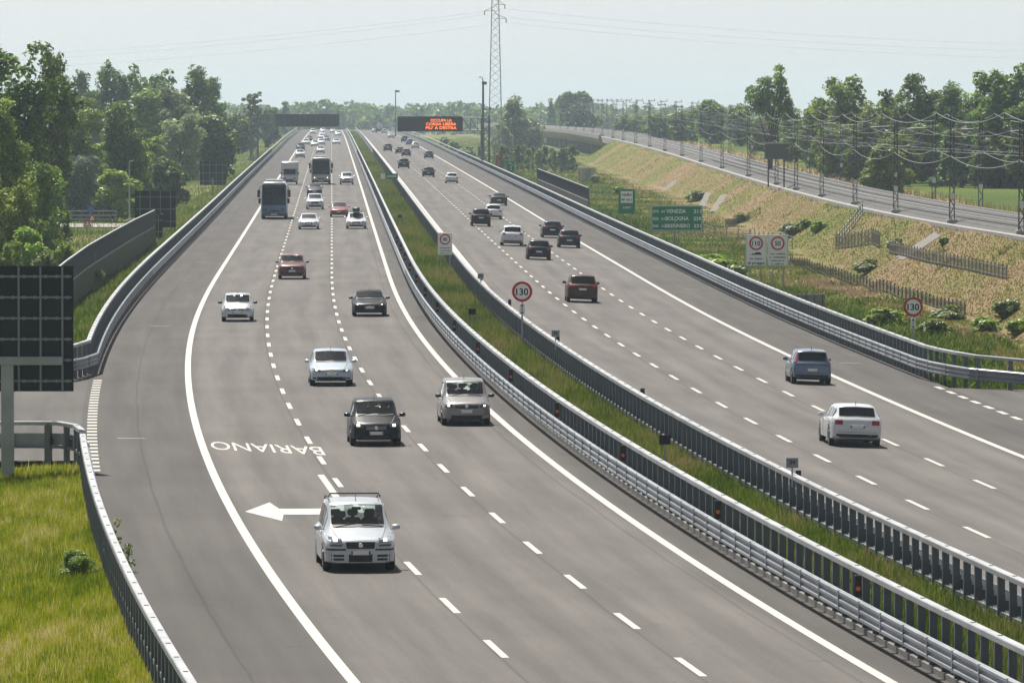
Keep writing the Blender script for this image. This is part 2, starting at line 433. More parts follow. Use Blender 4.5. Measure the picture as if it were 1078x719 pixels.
# town name, read by drivers coming toward the bridge
def word(mb):
    vs, fs, w = text_mesh('BARIANO', False)
    dc = 226.; wid = 3.72; x_c = -9.1
    k = wid / w
    mb.add([pt(x_c - a * k, dc - (b / .70 - .5) * 4.9 + .95 * (a * k), .006) for a, b in vs], fs)
marking('road_marking', '', word)
def arrow(mb):
    # stem beside the lane line, then a bend to the left ending in a broad head
    dA = 193.2
    st = [(-7.86, 211.), (-7.86, 206), (-7.88, 201), (-7.92, 196.8), (-8.06, 194.4), (-8.4, 193.4), (-9.0, dA), (-10.05, dA)]
    pts = []
    for i, (o_, d_) in enumerate(st):
        p, q = st[max(i - 1, 0)], st[min(i + 1, len(st) - 1)]
        dx, dy = q[0] - p[0], (q[1] - p[1]) / 6.; l = math.hypot(dx, dy); nx, ny = -dy / l, dx / l
        pts += [pt(o_ - nx * .105, d_ - ny * 1.3, .006), pt(o_ + nx * .105, d_ + ny * 1.3, .006)]
    mb.grid(pts, len(st), 2)
    mb.add([pt(-11.0 + .12, dA, .006), pt(-9.98, dA - 4.0, .006), pt(-9.75, dA - .2, .006), pt(-10.0, dA + 4.2, .006)], [(0, 1, 2, 3)])
marking('road_marking', '', arrow)
# concrete kerb strips under the median barriers
kc = mat('kerb_concrete', (.17, .165, .155), .9, var=.3, vscale=1.2)
for off, sgn in ((1.30, 1), (4.42, -1)):
    mb = MB(); mb.sweep(path(off, 70, 2400, 0, 200), [(-.08, -.1), (-.08, .13), (.10, .14), (.10, -.1)]); tag(mb.build('kerb', kc), kind='structure')

# expansion joints where the road crosses on to the far overbridge, and a repaired trench
jm_ = mat('joint_rubber', (.045, .043, .042), .85)
for o0_, o1_, ds_ in ((-15.2, 1.2, (1195., 1420.)), (4.6, 20.7, (1120., 1400.))):
    for d_ in ds_:
        mb = MB(); mb.grid([pt(o_, d_ + k_, .007) for k_ in (0, 1.1) for o_ in np.linspace(o0_, o1_, 9)], 2, 9); mb.f = [tuple(reversed(f)) for f in mb.f]; tag(mb.build('road_joint', jm_), kind='structure')
# ------------------------------------------------------------------ steel barriers
zinc = mat('galvanised_steel', (.24, .26, .285), .5, metal=.4, var=.3, vscale=.6)
zinc_top = mat('zinc_top_rail', (.29, .30, .315), .6, metal=.2, var=.28, vscale=.7)
zinc_dk = mat('weathered_zinc_post', (.12, .14, .16), .55, metal=.45, var=.3, vscale=.5)
beam_prof = [(0, .40), (.055, .44), (.055, .50), (-.005, .545), (-.005, .575), (.055, .62), (.055, .68), (-.005, .725), (-.005, .755), (.055, .80), (.055, .86), (0, .90), (-.02, .90), (-.02, .40)]
def barrier(label, base, toward, post_off=.38, spacing=1.6, top=1.45, beam=True, wide=.13, clip=None, dk=zinc_dk, closed_posts=False):
    """base: list of ground points along the road-side face; toward: +1 when the road lies to the right of the walking direction"""
    P = [Vector(p) for p in base]
    t = thing('guard_rail', P[0], label, 'guard rail', 'steel guard rails of the motorway')
    org = P[0]; L = [p - org for p in P]
    s = toward
    bm = MB(); prof = [(a * s, u) for a, u in beam_prof]
    if s < 0: prof = prof[::-1]
    po = -post_off * s
    if beam: bm.sweep(L, prof, closed=True)
    tm = MB()
    pr = [(po - .10, top - .13), (po - .10, top - .02), (po - .08, top), (po + .08, top), (po + .10, top - .02), (po + .10, top - .13)]
    tm.sweep(L, pr[::-1], closed=True)
    acc = 0.; nxt = 1.5          # overlap joints and bolt plates every few metres
    for a, b_ in zip(L[:-1], L[1:]):
        l = (b_ - a).length; dv = (b_ - a).normalized(); rz = math.atan2(dv.y, dv.x) - math.pi / 2; sd = Vector((dv.y, -dv.x, 0))
        while nxt < acc + l:
            p = a + dv * (nxt - acc)
            if (org + p).y < 420:
                c_ = p + sd * po; tm.box((c_.x, c_.y, c_.z + top + .004), (.10, .09, .02), rz, mi=1)
                if beam: c_ = p + sd * (.045 * s); bm.box((c_.x, c_.y, c_.z + .65), (.04, .10, .47), rz)
            nxt += 3.2
        acc += l
    if beam: bm.build('beam', zinc, t)
    tm.build('top_rail', [zinc_top, zinc_dk], t)
    mm = MB(); pm_ = [(po - .05, .42), (po - .05, .52), (po + .05, .52), (po + .05, .42)]; mm.sweep(L, pm_[::-1], closed=True); mm.build('lower_rail', zinc_dk, t)
    # posts at even spacing
    seg = [(L[i + 1] - L[i]).length for i in range(len(L) - 1)]; cum = np.concatenate([[0], np.cumsum(seg)])
    n = int(cum[-1] / spacing); spots = []
    for k in range(n + 1):
        a = min(k * spacing + .05, cum[-1] - 1e-3); i = int(np.clip(np.searchsorted(cum, a) - 1, 0, len(L) - 2))
        f = (a - cum[i]) / seg[i]; p = L[i].lerp(L[i + 1], f); d = (L[i + 1] - L[i]).normalized()
        sd = Vector((d.y, -d.x, 0)); spots.append((p + sd * po, math.atan2(d.y, d.x) - math.pi / 2))
    def post_mb(mb, p, rz, w=wide):
        # C-section post with a spacer toward the beam
        M = lambda x, y: (p.x + x * math.cos(rz) - y * math.sin(rz), p.y + x * math.sin(rz) + y * math.cos(rz))
        x0, y0 = M(0, 0); mb.box((x0, y0, p.z + top / 2 - .12), (.16, .012, top + .12), rz)
        for e in (-1, 1):
            xx, yy = M(e * .075, wide * .5 - .0); mb.box((xx, yy, p.z + top / 2 - .121), (.012, wide, top + .115), rz)
        if beam:
            xx, yy = M(s * (post_off / 2 + .03), .05); mb.box((xx, yy, p.z + .65), (max(post_off - .10, .06), .10, .22), rz)
    one = MB(); post_mb(one, Vector((0, 0, 0)), 0.); proto = None
    vis = [k for k, (p, rz) in enumerate(spots) if clip is None or clip(org + p)]
    near = set(sorted(vis, key=lambda k: (org + spots[k][0]).y)[:95])
    rest = MB()
    for k, (p, rz) in enumerate(spots):
        if k in near:
            if proto is None:
                proto = one.build('post', dk, t); q = proto
            else:
                q = proto.copy(); COL.objects.link(q); q.parent = t
            q.location = p; q.rotation_euler = (0, 0, rz)
        elif (org + p).y < 1300: post_mb(rest, p, rz)
    if rest.v: tag(rest.build('post', dk, t), kind='stuff')
    return t
inframe = lambda p: abs(p.x) < .0785 * p.y and p.y > 134
barrier('steel guard rail with a triple beam edging the median on the oncoming side', path(.92, 100, 2300, 0, 220), -1, clip=inframe)
barrier('tall guard rail with dark close posts edging the median beside cars driving away', path(4.75, 100, 2300, 0, 220), 1, clip=inframe)
# left edge, beyond the side road: bends away into the side road at its near end
far_l = [pt(-15.1, d) for d in rowsd(283, 2300, 200)]
bend = [pt(-15.1 - 2.6, 271.5, -.03), pt(-15.1 - 1.5, 274, -.02), pt(-15.1 - .55, 278, 0)]
deep = [pt(-15.1 - x, 266 - (x - 8) * .55, -.02 * x) for x in (32, 24, 16, 9, 5)]
barrier('guard rail on the far left road edge, bending off into the side road', deep + bend + far_l, 1, clip=inframe)
# left edge, near the bridge
near_l = [pt(-15.25, d) for d in np.linspace(100, 214, 60)]
bend2 = [pt(-15.45, 217), pt(-16.0, 219, -.01), pt(-17.0, 219.6, -.03)] + [pt(-15.1 - x, 219.8 + x * .18, -.02 * x) for x in (6, 12, 20, 30)]
barrier('guard rail seen from behind, bordering the sunny grass in the bottom left corner', near_l + bend2, 1, spacing=1.5, wide=.2, top=1.3, clip=inframe, post_off=.17)
# right edge
far_r = [pt(20.65, d) for d in rowsd(291, 2300, 200)]
bend3 = [pt(21.9, 281.8, -.03), pt(21.3, 284, -.01), pt(20.85, 287, 0)]
deep3 = [pt(20.6 + x, 281.5 - x * .45, -.03 * x) for x in (34, 24, 16, 9, 4.5)]
barrier('guard rail on the right road edge, flaring out below the 130 verge sign', deep3 + bend3 + far_r, -1, clip=inframe)

# ------------------------------------------------------------------ noise screens
def screen(label, pts, h, split, panel, glassy):
    P = [Vector(p) for p in pts]; org = P[0]; L = [p - org for p in P]
    t = thing('noise_barrier', org, label, 'noise barrier', 'noise barriers beside the motorway')
    lo = MB(); lo.sweep(L, [(-.06, -.5), (-.06, split), (.06, split), (.06, -.5)], closed=True); lo.build('lower_panel', panel, t)
    up = MB(); up.sweep(L, [(-.02, split), (-.02, h), (.02, h), (.02, split)], closed=True); up.build('upper_panel', glassy, t)
    mid = MB(); mid.sweep(L, [(-.08, split - .05), (-.08, split + .06), (.08, split + .06), (.08, split - .05)], closed=True); mid.build('middle_rail', zinc_top, t)
    cp = MB(); cp.sweep(L, [(-.06, h), (-.06, h + .09), (.06, h + .09), (.06, h)], closed=True); cp.build('top_cap', zinc_top, t)
    tot = 0; step = 1.5
    for i in range(len(L) - 1):
        d = L[i + 1] - L[i]; n = max(1, round(d.length / step))
        for k in range(n):
            p = L[i] + d * (k / n); b_ = MB(); b_.box((0, 0, h / 2 - .2), (.16, .2, h + .55)); b_.build('post', zinc_dk, t, loc=p)
    b_ = MB(); b_.box((0, 0, h / 2 - .2), (.22, .22, h + .55)); b_.build('post', zinc_dk, t, loc=L[-1])
dkpan = mat('dark_screen_panel', (.018, .022, .028), .6, var=.3, vscale=.6)
gpan = mat('grey_blue_screen_panel', (.075, .10, .115), .4, var=.2, vscale=.4)
brpan = mat('brown_screen_panel', (.10, .085, .07), .8, var=.3, vscale=.7)
lw = []
for d, off, zt in ((378, -20.2, 2.5), (405, -20.0, 2.85), (440, -19.9, 3.1), (480, -19.6, 3.3), (525, -19.3, 3.45), (572, -19.0, 3.5)):
    lw.append((float(XR(d)) + off, d, zt - 3.0))
screen('tall dark noise barrier with a paler upper half behind the left guard rail', lw, 3.0, 1.65, dkpan, gpan)
rw = [(float(XR(d)) + 22.6, d, float(zr(21, d)) - .4) for d in (682, 715, 750, 785, 820, 850)]
screen('brown and grey noise barrier behind the right guard rail beyond the green signs', rw, 3.15, 1.9, brpan, dkpan)
# low dark screen just behind the barrier near the speed signs on the right
q = at(849, 329, 372); 
t = thing('low_wall', (q[0], 372, CAM_H - (310 - HORIZON) * 372 / FPX - 2.0), 'low grey wall behind the right guard rail, below the twin speed signs', 'wall')
lb = MB(); lb.box((0, 0, .95), (2.1, .14, 2.1)); lb.build('panel', mat('panel_grey', (.24, .235, .225), .8, var=.25, vscale=1.5), t)
for k in range(5):
    lb = MB(); lb.box((-.9 + k * .45, -.10, .95), (.06, .06, 2.14)); lb.build('rib', zinc_dk, t)
# ------------------------------------------------------------------ signs
sg_green = mat('sign_green', (.006, .21, .11), .45, var=.08, vscale=2)
sg_white = mat('sign_white', (.80, .81, .82), .5)
sg_red = mat('sign_red', (.50, .012, .018), .45)
sg_black = mat('sign_black', (.012, .012, .014), .5)
sg_blue = mat('sign_blue', (.02, .08, .35), .45)
sg_back = mat('sign_back', (.014, .018, .024), .8, var=.2, vscale=.8)
sg_grey = mat('sign_rim_grey', (.22, .245, .26), .5, metal=.5)
post_m = mat('sign_post_steel', (.33, .35, .36), .5, metal=.5, var=.2, vscale=1)
post_dk = mat('sign_post_dark', (.09, .10, .11), .55, metal=.4)
conc = mat('concrete_grey', (.33, .32, .30), .9, var=.25, vscale=1.5)

def limit_face(mb_r, mb_w, x, z, r, num, mb_k, y=-.03):
    mb_r.lathe([(y - .012, r), (y, r)], 40, 'y', (x, 0, z)); mb_w.lathe([(y - .018, r * .76), (y - .010, r * .76)], 40, 'y', (x, 0, z))
    put_text(mb_k, num, x, z - r * .34, r * .66, w=r * (1.22 if len(num) == 3 else .86), y=y - .024)
def posts_under(t, xs, z1, z0_, r=.045, m_=None):
    for x in xs:
        mb = MB(); mb.tube((x, .07, z0_), (x, .07, z1), r, n=8); mb.build('post', m_ or post_m, t, smooth=True)
def panel_back(mb, w, h, zc):
    mb.box((0, .02, zc), (w, .05, h), bev=.015)

# round 130 sign on the right verge and one in the median
def sign130(label, px, pyc, d, zb, mkey, rz=0.):
    x, y, zc = at(px, pyc, d); g0 = zb
    t = thing('speed_limit_sign', (x, y, g0), label, 'speed limit sign', 'speed limit signs', rz)
    zc -= g0; r = .46
    bk = MB(); bk.lathe([(-.03, r * 1.01), (.02, r * 1.01)], 40, 'y', (0, 0, zc)); bk.build('backing_disc', sg_back, t)
    a, b_, c = MB(), MB(), MB(); limit_face(a, b_, 0, zc, r, '130', c)
    a.build('red_ring', sg_red, t); b_.build('white_face', sg_white, t); c.build('lettering', sg_black, t)
    pl = MB(); pl.box((0, -.005, zc - .80), (.24, .03, .50), bev=.008); p = pl.build('plate', sg_white, t)
    mk = MB()
    for dz, s in ((.13, 1), (-.13, -1)):
        mk.add([(-.07, -.028, zc - .80 + dz), (.07, -.028, zc - .80 + dz), (0, -.028, zc - .80 + dz + .11 * s)], [(0, 1, 2) if s > 0 else (2, 1, 0)])
    mk.box((0, -.026, zc - .80), (.03, .006, .2)); mk.build('arrow_mark', sg_black, p)
    posts_under(t, [0], zc + .1, -.3, .042)
    return t
gz = lambda x, y: float(ground(x, y))
sign130('round red and white 130 speed limit sign on a post in the right verge', 961.5, 323, 318, gz((961.5 - CX) * 318 / FPX, 318), 0)
sign130('round red and white 130 speed limit sign on a post in the grass median', 549.7, 307, 303, float(z0(303)), 0)

# white 90 sign in the median
x, y, zt = at(468.5, 245, 424); zb = float(z0(424))
t = thing('speed_limit_sign', (x, y, zb), 'white rectangular sign with a red ringed 90 on two posts in the grass median', 'speed limit sign', 'speed limit signs')
W, H = .93, 1.42; zc = zt - zb - H / 2
m1 = MB(); panel_back(m1, W, H, zc); m1.build('panel', sg_white, t)
a, b_, c = MB(), MB(), MB(); limit_face(a, b_, 0, zc + .28, .34, '90', c, y=-.02)
a.build('red_ring', sg_red, t); b_.build('white_face', sg_white, t)
c.build('number', sg_black, t)
for i, s in enumerate(('autocaravan', 'e autotreni', 'oltre 12 t')):
    c = MB(); put_text(c, s, 0, zc - .30 - .17 * i, .09, w=.66, y=-.012); c.build('lettering', sg_black, t)
posts_under(t, (-.26, .30), zc + .5, -.2, .035)

# twin white boards 110 and 50
def board(label, px, num, lines, slots, d=415, car=False):
    x, y, zt = at(px, 247.3, d); zb = gz(x, y)
    t = thing('speed_limit_sign', (x, y, zb), label, 'speed limit sign', 'speed limit signs')
    W, H = 1.31, 1.96; zc = zt - zb - H / 2
    m1 = MB(); panel_back(m1, W, H, zc); m1.build('panel', sg_white, t)
    fr = MB()
    for (cx_, cz, w_, h_) in ((0, H / 2 - .03, W - .05, .025), (0, -H / 2 + .03, W - .05, .025), (-W / 2 + .03, 0, .025, H - .085), (W / 2 - .03, 0, .025, H - .085)):
        fr.box((cx_, -.008, zc + cz), (w_, .012, h_))
    fr.build('border', sg_grey, t)
    a, b_, c = MB(), MB(), MB(); limit_face(a, b_, 0, zc + .45, .43, num, c, y=-.02)
    a.build('red_ring', sg_red, t); b_.build('white_face', sg_white, t)
    if car:     # small skidding car pictogram
        sy = MB(); sy.add([(x_, -.014, zc + z_) for x_, z_ in ((-.42, -.27), (-.3, -.25), (-.26, -.20), (-.08, -.18), (.0, -.11), (.24, -.11), (.33, -.19), (.36, -.26), (.1, -.26))], [tuple(range(9))]); sy.build('car_symbol', sg_black, t)
    c.build('number', sg_black, t)
    for s, dz, h_, w_ in lines:
        c = MB(); put_text(c, s, 0, zc + dz, h_, w=w_, y=-.012); c.build('lettering', sg_black, t)
    posts_under(t, slots, zc + .3, -.3, .05)
    for x_ in slots:
        mb = MB(); mb.tube((x_, .07, zc - H / 2 + .1), (x_ + .12, 1.1, -.2), .03, n=6); mb.build('brace', post_m, t)
board('white board with a red ringed 110 and rain wording on the right verge', 796, '110', [('in caso', -.56, .13, .78), ('di pioggia', -.84, .14, 1.05)], (-.36, .32), car=True)
board('white board with a red ringed 50 and four lines of wording on the right verge', 818.8, '50', [('con nebbia', -.25, .10, .98), ('e visibilita', -.46, .10, 1.0), ('inferiore', -.67, .10, .86), ('a 100 m', -.88, .10, .78)], (-.3, .36))

# green direction sign with three towns
x, y, zt = at(712.6, 216.3, 532); zb = gz(x, y)
t = thing('direction_sign', (x, y, zb), 'wide green motorway sign listing three towns with distances', 'road sign')
W, H = 4.12, 2.06; zc = zt - zb - H / 2
m1 = MB(); panel_back(m1, W, H, zc); m1.build('panel', sg_green, t)
fr = MB()
for (cx_, cz, w_, h_) in ((0, H / 2 - .06, W - .12, .045), (0, -H / 2 + .06, W - .12, .045), (-W / 2 + .06, 0, .045, H - .17), (W / 2 - .06, 0, .045, H - .17)):
    fr.box((cx_, -.010, zc + cz), (w_, .012, h_))
fr.build('border', sg_white, t)
c = MB()
for i, (e, a_, n_, k_) in enumerate((('E70', 'A4', 'VENEZIA', '211'), ('E35', 'A1', 'BOLOGNA', '229'), ('E45', 'A22', 'BRENNERO', '331'))):
    z_ = zc + .42 - .585 * i; c = MB()
    put_text(c, n_, -.86 - .04 * i, z_, .30, w=(1.59, 1.85, 2.0)[i], align='l'); put_text(c, k_, 1.92, z_, .28, w=.58, align='r')
    put_text(c, e, -1.68, z_ + .03, .20, w=.42); put_text(c, a_, -1.12, z_ + .03, .19, w=.30)
    c.build('lettering', mat('sign_lettering', (.85, .88, .86), .5), t)
posts_under(t, (-.15,), zc, -.4, .09)
mb = MB(); mb.box((-.15, .10, zc), (.2, .08, H * .8)); mb.build('bracket', post_m, t)

# green radio sign
x, y, zt = at(659.8, 199, 632); zb = gz(x, y)
t = thing('information_sign', (x, y, zb), 'tall narrow green sign with a white radio panel on two posts', 'road sign')
W, H = 1.58, 2.36; zc = zt - zb - H / 2
m1 = MB(); panel_back(m1, W, H, zc); m1.build('panel', sg_green, t)
w_ = MB(); w_.box((0, -.012, zc + .40), (1.14, .014, 1.12)); w_.build('white_face', sg_white, t)
c = MB(); put_text(c, 'radio', 0, zc + .52, .26, w=.92, y=-.026); put_text(c, 'MF 103.3', 0, zc + .06, .18, w=1.0, y=-.026); c.build('lettering', sg_black, t)
c = MB(); put_text(c, '1091', 0, zc - .70, .22, w=.70, y=-.014); c.build('number_lettering', sg_white, t)
posts_under(t, (-.45, .45), zc + .6, -.4, .06)

# small green sign with white end plate in the median, far on
x, y, zt = at(410, 182.7, 818); zb = float(z0(818))
t = thing('information_sign', (x, y, zb), 'small wide green and white sign on two posts in the far grass median', 'road sign')
zc = zt - zb - .36
m1 = MB(); m1.box((.27, .02, zc), (1.55, .05, .68)); m1.build('panel', sg_green, t)
m1 = MB(); m1.box((-.80, .02, zc), (.56, .05, .68)); m1.build('white_panel', sg_white, t)
c = MB(); c.box((.27, -.012, zc), (1.2, .008, .14)); c.build('lettering', sg_white, t)
posts_under(t, (-.75, .3), zc, -.2, .04)

# two small green signs near the right gantry
for px, pt_, d, lab in ((533, 169, 970, 'square green sign with a white curve on a stake, by the far right guard rail'), (502.3, 154.5, 1180, 'small green sign just left of the far gantry column')):
    x, y, zt = at(px + 4.5, pt_, d); zb = gz(x, y)
    t = thing('information_sign', (x, y, zb), lab, 'road sign')
    zc = zt - zb - .9
    m1 = MB(); panel_back(m1, 1.15, 1.75, zc); m1.build('panel', sg_green, t)
    c = MB(); c.chain([(-.25, -.02, zc + .45), (.1, -.02, zc + .5), (.25, -.02, zc + .15), (0, -.02, zc - .1), (.1, -.02, zc - .5)], .07, 5); c.build('symbol', sg_white, t)
    posts_under(t, (0,), zc, -.3, .06)

# sign backs on the left verge
def sign_back(label, px, d, x0, x1, zt, zbm, zg, post_px=None, nv=4, nh=4, thick=True, pw=.13):
    X = lambda p: (p - CX) * d / FPX
    t = thing('road_sign_back', (X(px), d, zg), label, 'road sign', 'sign backs on the left verge')
    a, c = X(x0) - X(px), X(x1) - X(px); h0, h1 = zbm - zg, zt - zg
    m1 = MB(); m1.box(((a + c) / 2, .0, (h0 + h1) / 2), (c - a, .05, h1 - h0)); m1.build('panel', sg_back, t)
    gr = MB()
    for i in range(nv):
        xx = a + (c - a) * (i + .5) / nv; gr.box((xx, -.05, (h0 + h1) / 2), (.06, .05, h1 - h0 - .06))
    gr.build('stiffener', sg_grey, t)
    g2 = MB()
    for j in range(nh):
        zz = h0 + (h1 - h0) * (j + .5) / nh; g2.box(((a + c) / 2, -.092, zz), (c - a - .1, .03, .06))
        for i in range(nv * 2): g2.box((a + (c - a) * (i + .5) / (nv * 2), -.115, zz), (.09, .02, .10))
    g2.build('cross_rail', sg_grey, t)
    for pp in (post_px or [px]):
        m2 = MB(); m2.box((X(pp) - X(px), -.20, (h1 * .56 - .3) / 2), (pw * 2, pw * 2, h1 * .56 + .3), bev=.02); m2.build('post', post_m, t)
    if len(post_px or [px]) == 1 and thick:
        m3 = MB(); m3.box((0, -.19, h1 * .56 + .13), ((c - a) * .84, .22, .26)); m3.build('bracket', post_m, t)
    if thick:
        m4 = MB(); m4.box((0, -.2, .0), (.9, .9, .3), bev=.03); m4.build('footing', conc, t)
    return t
sign_back('large dark sign back with steel lattice on one thick post, in the bottom left grass', 8, 214.5, -61, 77, 12 - (280 - 118) * 214.5 / FPX, 12 - (412 - 118) * 214.5 / FPX, -.2, nv=6, nh=6, pw=.2)
sign_back('dark sign back with a grey grid rising just past the end of the noise barrier', 163.5, 600, 142, 185, 12 - (201 - 118) * 600 / FPX, 12 - (239.5 - 118) * 600 / FPX, .3, post_px=[156, 171], nv=4, nh=3, thick=False, pw=.09)
sign_back('small upright dark sign back on two thin posts right at the noise barrier end', 166.5, 575, 161, 172.5, 12 - (226 - 118) * 575 / FPX, 12 - (250 - 118) * 575 / FPX, .6, post_px=[162.5, 172], nv=1, nh=2, thick=False, pw=.07)
sign_back('dark sign back on a single post farther along the left verge', 224, 890, 210.5, 238, 12 - (169.5 - 118) * 890 / FPX, 12 - (195 - 118) * 890 / FPX, .2, nv=4, nh=3, thick=False, pw=.12)
sign_back('tiny dark sign back, the nearer of two by the far left guard rail', 281, 1290, 278.8, 283.4, 12 - (148.5 - 118) * 1290 / FPX, 12 - (155.5 - 118) * 1290 / FPX, 2.2, nv=1, nh=1, thick=False, pw=.06)
sign_back('tiny dark sign back, the farther of two by the far left guard rail', 290.5, 1450, 288.5, 292.7, 12 - (139.5 - 118) * 1450 / FPX, 12 - (147 - 118) * 1450 / FPX, 2.6, nv=1, nh=1, thick=False, pw=.06)

# kilometre plates and reflectors on the median rails
for (px, pyb, dark, lab) in ((497, 352, True, 'small dark kilometre plate seen from behind over the median rail by the grey minivan'), (700, 484, True, 'small dark kilometre plate seen from behind over the median rail, nearest to the bridge'), (421, 226, True, 'tiny dark kilometre plate over the far part of the median rail'),
                             (585, 353, False, 'small pale kilometre plate over the far median rail, behind the median 130 sign'), (834, 485, False, 'small pale kilometre plate over the median rail in front of the white estate car'), (506, 284, False, 'tiny pale kilometre plate over the median rail near the 90 sign')):
    off = 1.9 if dark else 4.3
    best = min(np.linspace(120, 700, 3000), key=lambda d: abs(CX + (float(XR(d)) + off) * FPX / d - px))
    x, y, z = pt(off, best)
    t = thing('kilometre_plate', (x, y, z), lab, 'marker plate', 'kilometre plates on the median')
    m1 = MB(); m1.box((0, 0, 1.78), (.34, .03, .28)); m1.build('plate', sg_back if dark else sg_grey, t)
    if not dark:
        c = MB(); put_text(c, '34', 0, 1.74, .12, y=-.02); c.build('lettering', sg_black, t)
    m1 = MB(); m1.tube((0, .03, 1.1), (0, .03, 1.75), .025); m1.build('post', post_m, t)
amber = mat('amber_reflector', (.85, .16, .01), .3)
rl = mat('red_reflector', (.35, .05, .03), .3)
for off, s, m_, ds in ((1.12, -1, amber, [151 + 26.5 * k for k in range(14)]), (4.95, -1, rl, [191 + 50 * k for k in range(5)])):
    for d in ds:
        x, y, z = pt(off, d)
        t = thing('delineator', (x, y, z + .95), 'small black delineator with an amber reflector clipped to the median guard rail' if m_ is amber else 'small dark delineator with a dull red reflector on the far median guard rail', 'delineator', 'amber delineators' if m_ is amber else 'red delineators')
        m1 = MB(); m1.box((0, 0, .14), (.16, .05, .50), bev=.01); m1.build('body', sg_black, t)
        m1 = MB(); m1.lathe([(-.036, .055), (-.026, .055)], 14, 'y', (0, 0, .08)); m1.build('reflector', m_, t)

# ------------------------------------------------------------------ variable message gantries
steel_dk = mat('gantry_steel', (.13, .15, .17), .55, metal=.4, var=.15, vscale=.3)
led_off = mat('screen_black', (.012, .013, .016), .35)
led_on = mat('screen_amber', (.9, .15, .03), .5, emit=(1., .20, .035), estr=1.5)
def lattice_beam(mb, a, b_, w, n, r=.06):
    a, b_ = Vector(a), Vector(b_)
    for sy in (-w / 2, w / 2):
        for sz in (-w / 2, w / 2): mb.tube(a + Vector((0, sy, sz)), b_ + Vector((0, sy, sz)), r, n=5)
    for k in range(n):
        p, q = a.lerp(b_, k / n), a.lerp(b_, (k + 1) / n)
        for sy in (-w / 2, w / 2):
            mb.tube(p + Vector((0, sy, -w / 2)), q + Vector((0, sy, w / 2)), r * .7, n=4); mb.tube(q + Vector((0, sy, -w / 2)), q + Vector((0, sy, w / 2)), r * .7, n=4)
def column_lattice(mb, x, w, h, n, r=.07, bar=.05):
    for sx in (-w / 2, w / 2):
        for sy in (-w / 2, w / 2): mb.box((x + sx, sy, h / 2), (r * 2, r * 2, h))
    for k in range(n):
        za, zb_ = h * k / n, h * (k + 1) / n
        for sy in (-w / 2, w / 2):
            mb.tube((x - w / 2, sy, za), (x + w / 2, sy, zb_), bar, n=4); mb.tube((x + w / 2, sy, za), (x - w / 2, sy, zb_), bar, n=4)
        for sx in (-w / 2, w / 2):
            mb.tube((x + sx, -w / 2, za), (x + sx, w / 2, zb_), bar, n=4)
def gantry(label, px_m, d, zg, px0, px1, yt, yb, px_tr, side):
    X = lambda p: (p - px_m) * d / FPX
    Zz = lambda p: CAM_H - (p - HORIZON) * d / FPX - zg
    t = thing('message_gantry', ((px_m - CX) * d / FPX, d, zg), label, 'gantry')
    c = MB(); column_lattice(c, 0, 1.25, Zz(yt) + .2, 6, .17, .07); c.build('column', steel_dk, t)
    f = MB(); f.box((0, 0, .2), (2.2, 2.2, .6)); f.build('footing', conc, t)
    xb = X(px_tr); tr = MB(); zc = (Zz(yt) + Zz(yb)) / 2; hh = Zz(yt) - Zz(yb)
    lattice_beam(tr, (0, 0, zc), (xb, 0, zc), hh * .82, 3, .09); tr.build('truss', steel_dk, t)
    w = X(px1) - X(px0); s = MB(); s.box(((X(px0) + X(px1)) / 2, -.55, zc), (w, .6, hh), bev=.03); p = s.build('screen_housing', led_off if side > 0 else mat('gantry_back', (.075, .085, .095), .6, var=.15, vscale=.4), t)
    return t, X, Zz, zc, hh, p
t, X, Zz, zc, hh, p = gantry('gantry with a black message screen glowing orange over the far right carriageway', 511, 1105, 2.0, 418.6, 487, 122.8, 138.6, 487, 1)
c = MB()
for i, s in enumerate(('OCCUPA LA', 'CORSIA LIBERA', 'PIU\' A DESTRA')):
    put_text(c, s, X(464.5), zc + .36 - .62 * i, .46, w=(3.5, 5.0, 5.1)[i], y=-.87, bold=False)
c.build('lit_lettering', led_on, p)
t2, X2, Zz2, zc2, hh2, p2 = gantry('gantry seen from behind with a long grey housing over the far left carriageway', 268, 1240, 3.0, 291.3, 357.5, 120.2, 133.6, 291, -1)
c = MB()
for k in range(12): c.box((X2(291.3) + (X2(357.5) - X2(291.3)) * (k + .5) / 12, -.88, zc2), (.10, .06, hh2 - .2))
c.build('rib', steel_dk, p2)
c = MB()
for k in range(3): c.box((0, 0, 0), (.1, .1, .1))
# tall camera pole by the right gantry
x, y, zt = at(508.6, 86, 1090); zb = 2.0
t = thing('camera_pole', (x, y, zb), 'tall slim dark pole with small cameras on top beside the message gantry', 'pole')
c = MB(); c.tube((0, 0, -.3), (0, 0, zt - zb), .26, .16, 10); c.build('pole', steel_dk, t, smooth=True)
c = MB(); c.box((.2, 0, zt - zb - .3), (.8, .4, .5)); c.box((.5, 0, zt - zb - 4.6), (1.4, .15, .12)); c.box((1.1, 0, zt - zb - 4.4), (.3, .4, .4)); c.build('camera_head', steel_dk, t)
c = MB(); c.chain([(0, 0, zt - zb), (-.1, 0, zt - zb + .5), (-.4, 0, zt - zb + .75), (-.7, 0, zt - zb + .6)], .08); c.build('lamp_arm', steel_dk, t)
# slim mast far down the median
x, y, zt = at(416.5, 95, 2000)
t = thing('lamp_mast', (x, y, 4.6), 'thin lone mast far down the road against the hazy trees', 'pole')
c = MB(); c.tube((0, 0, 0), (0, 0, zt - 4.6), .22, .14, 8); c.build('pole', steel_dk, t); c = MB(); c.box((.5, 0, zt - 5), (1.4, .3, .6)); c.build('lamp_head', steel_dk, t)
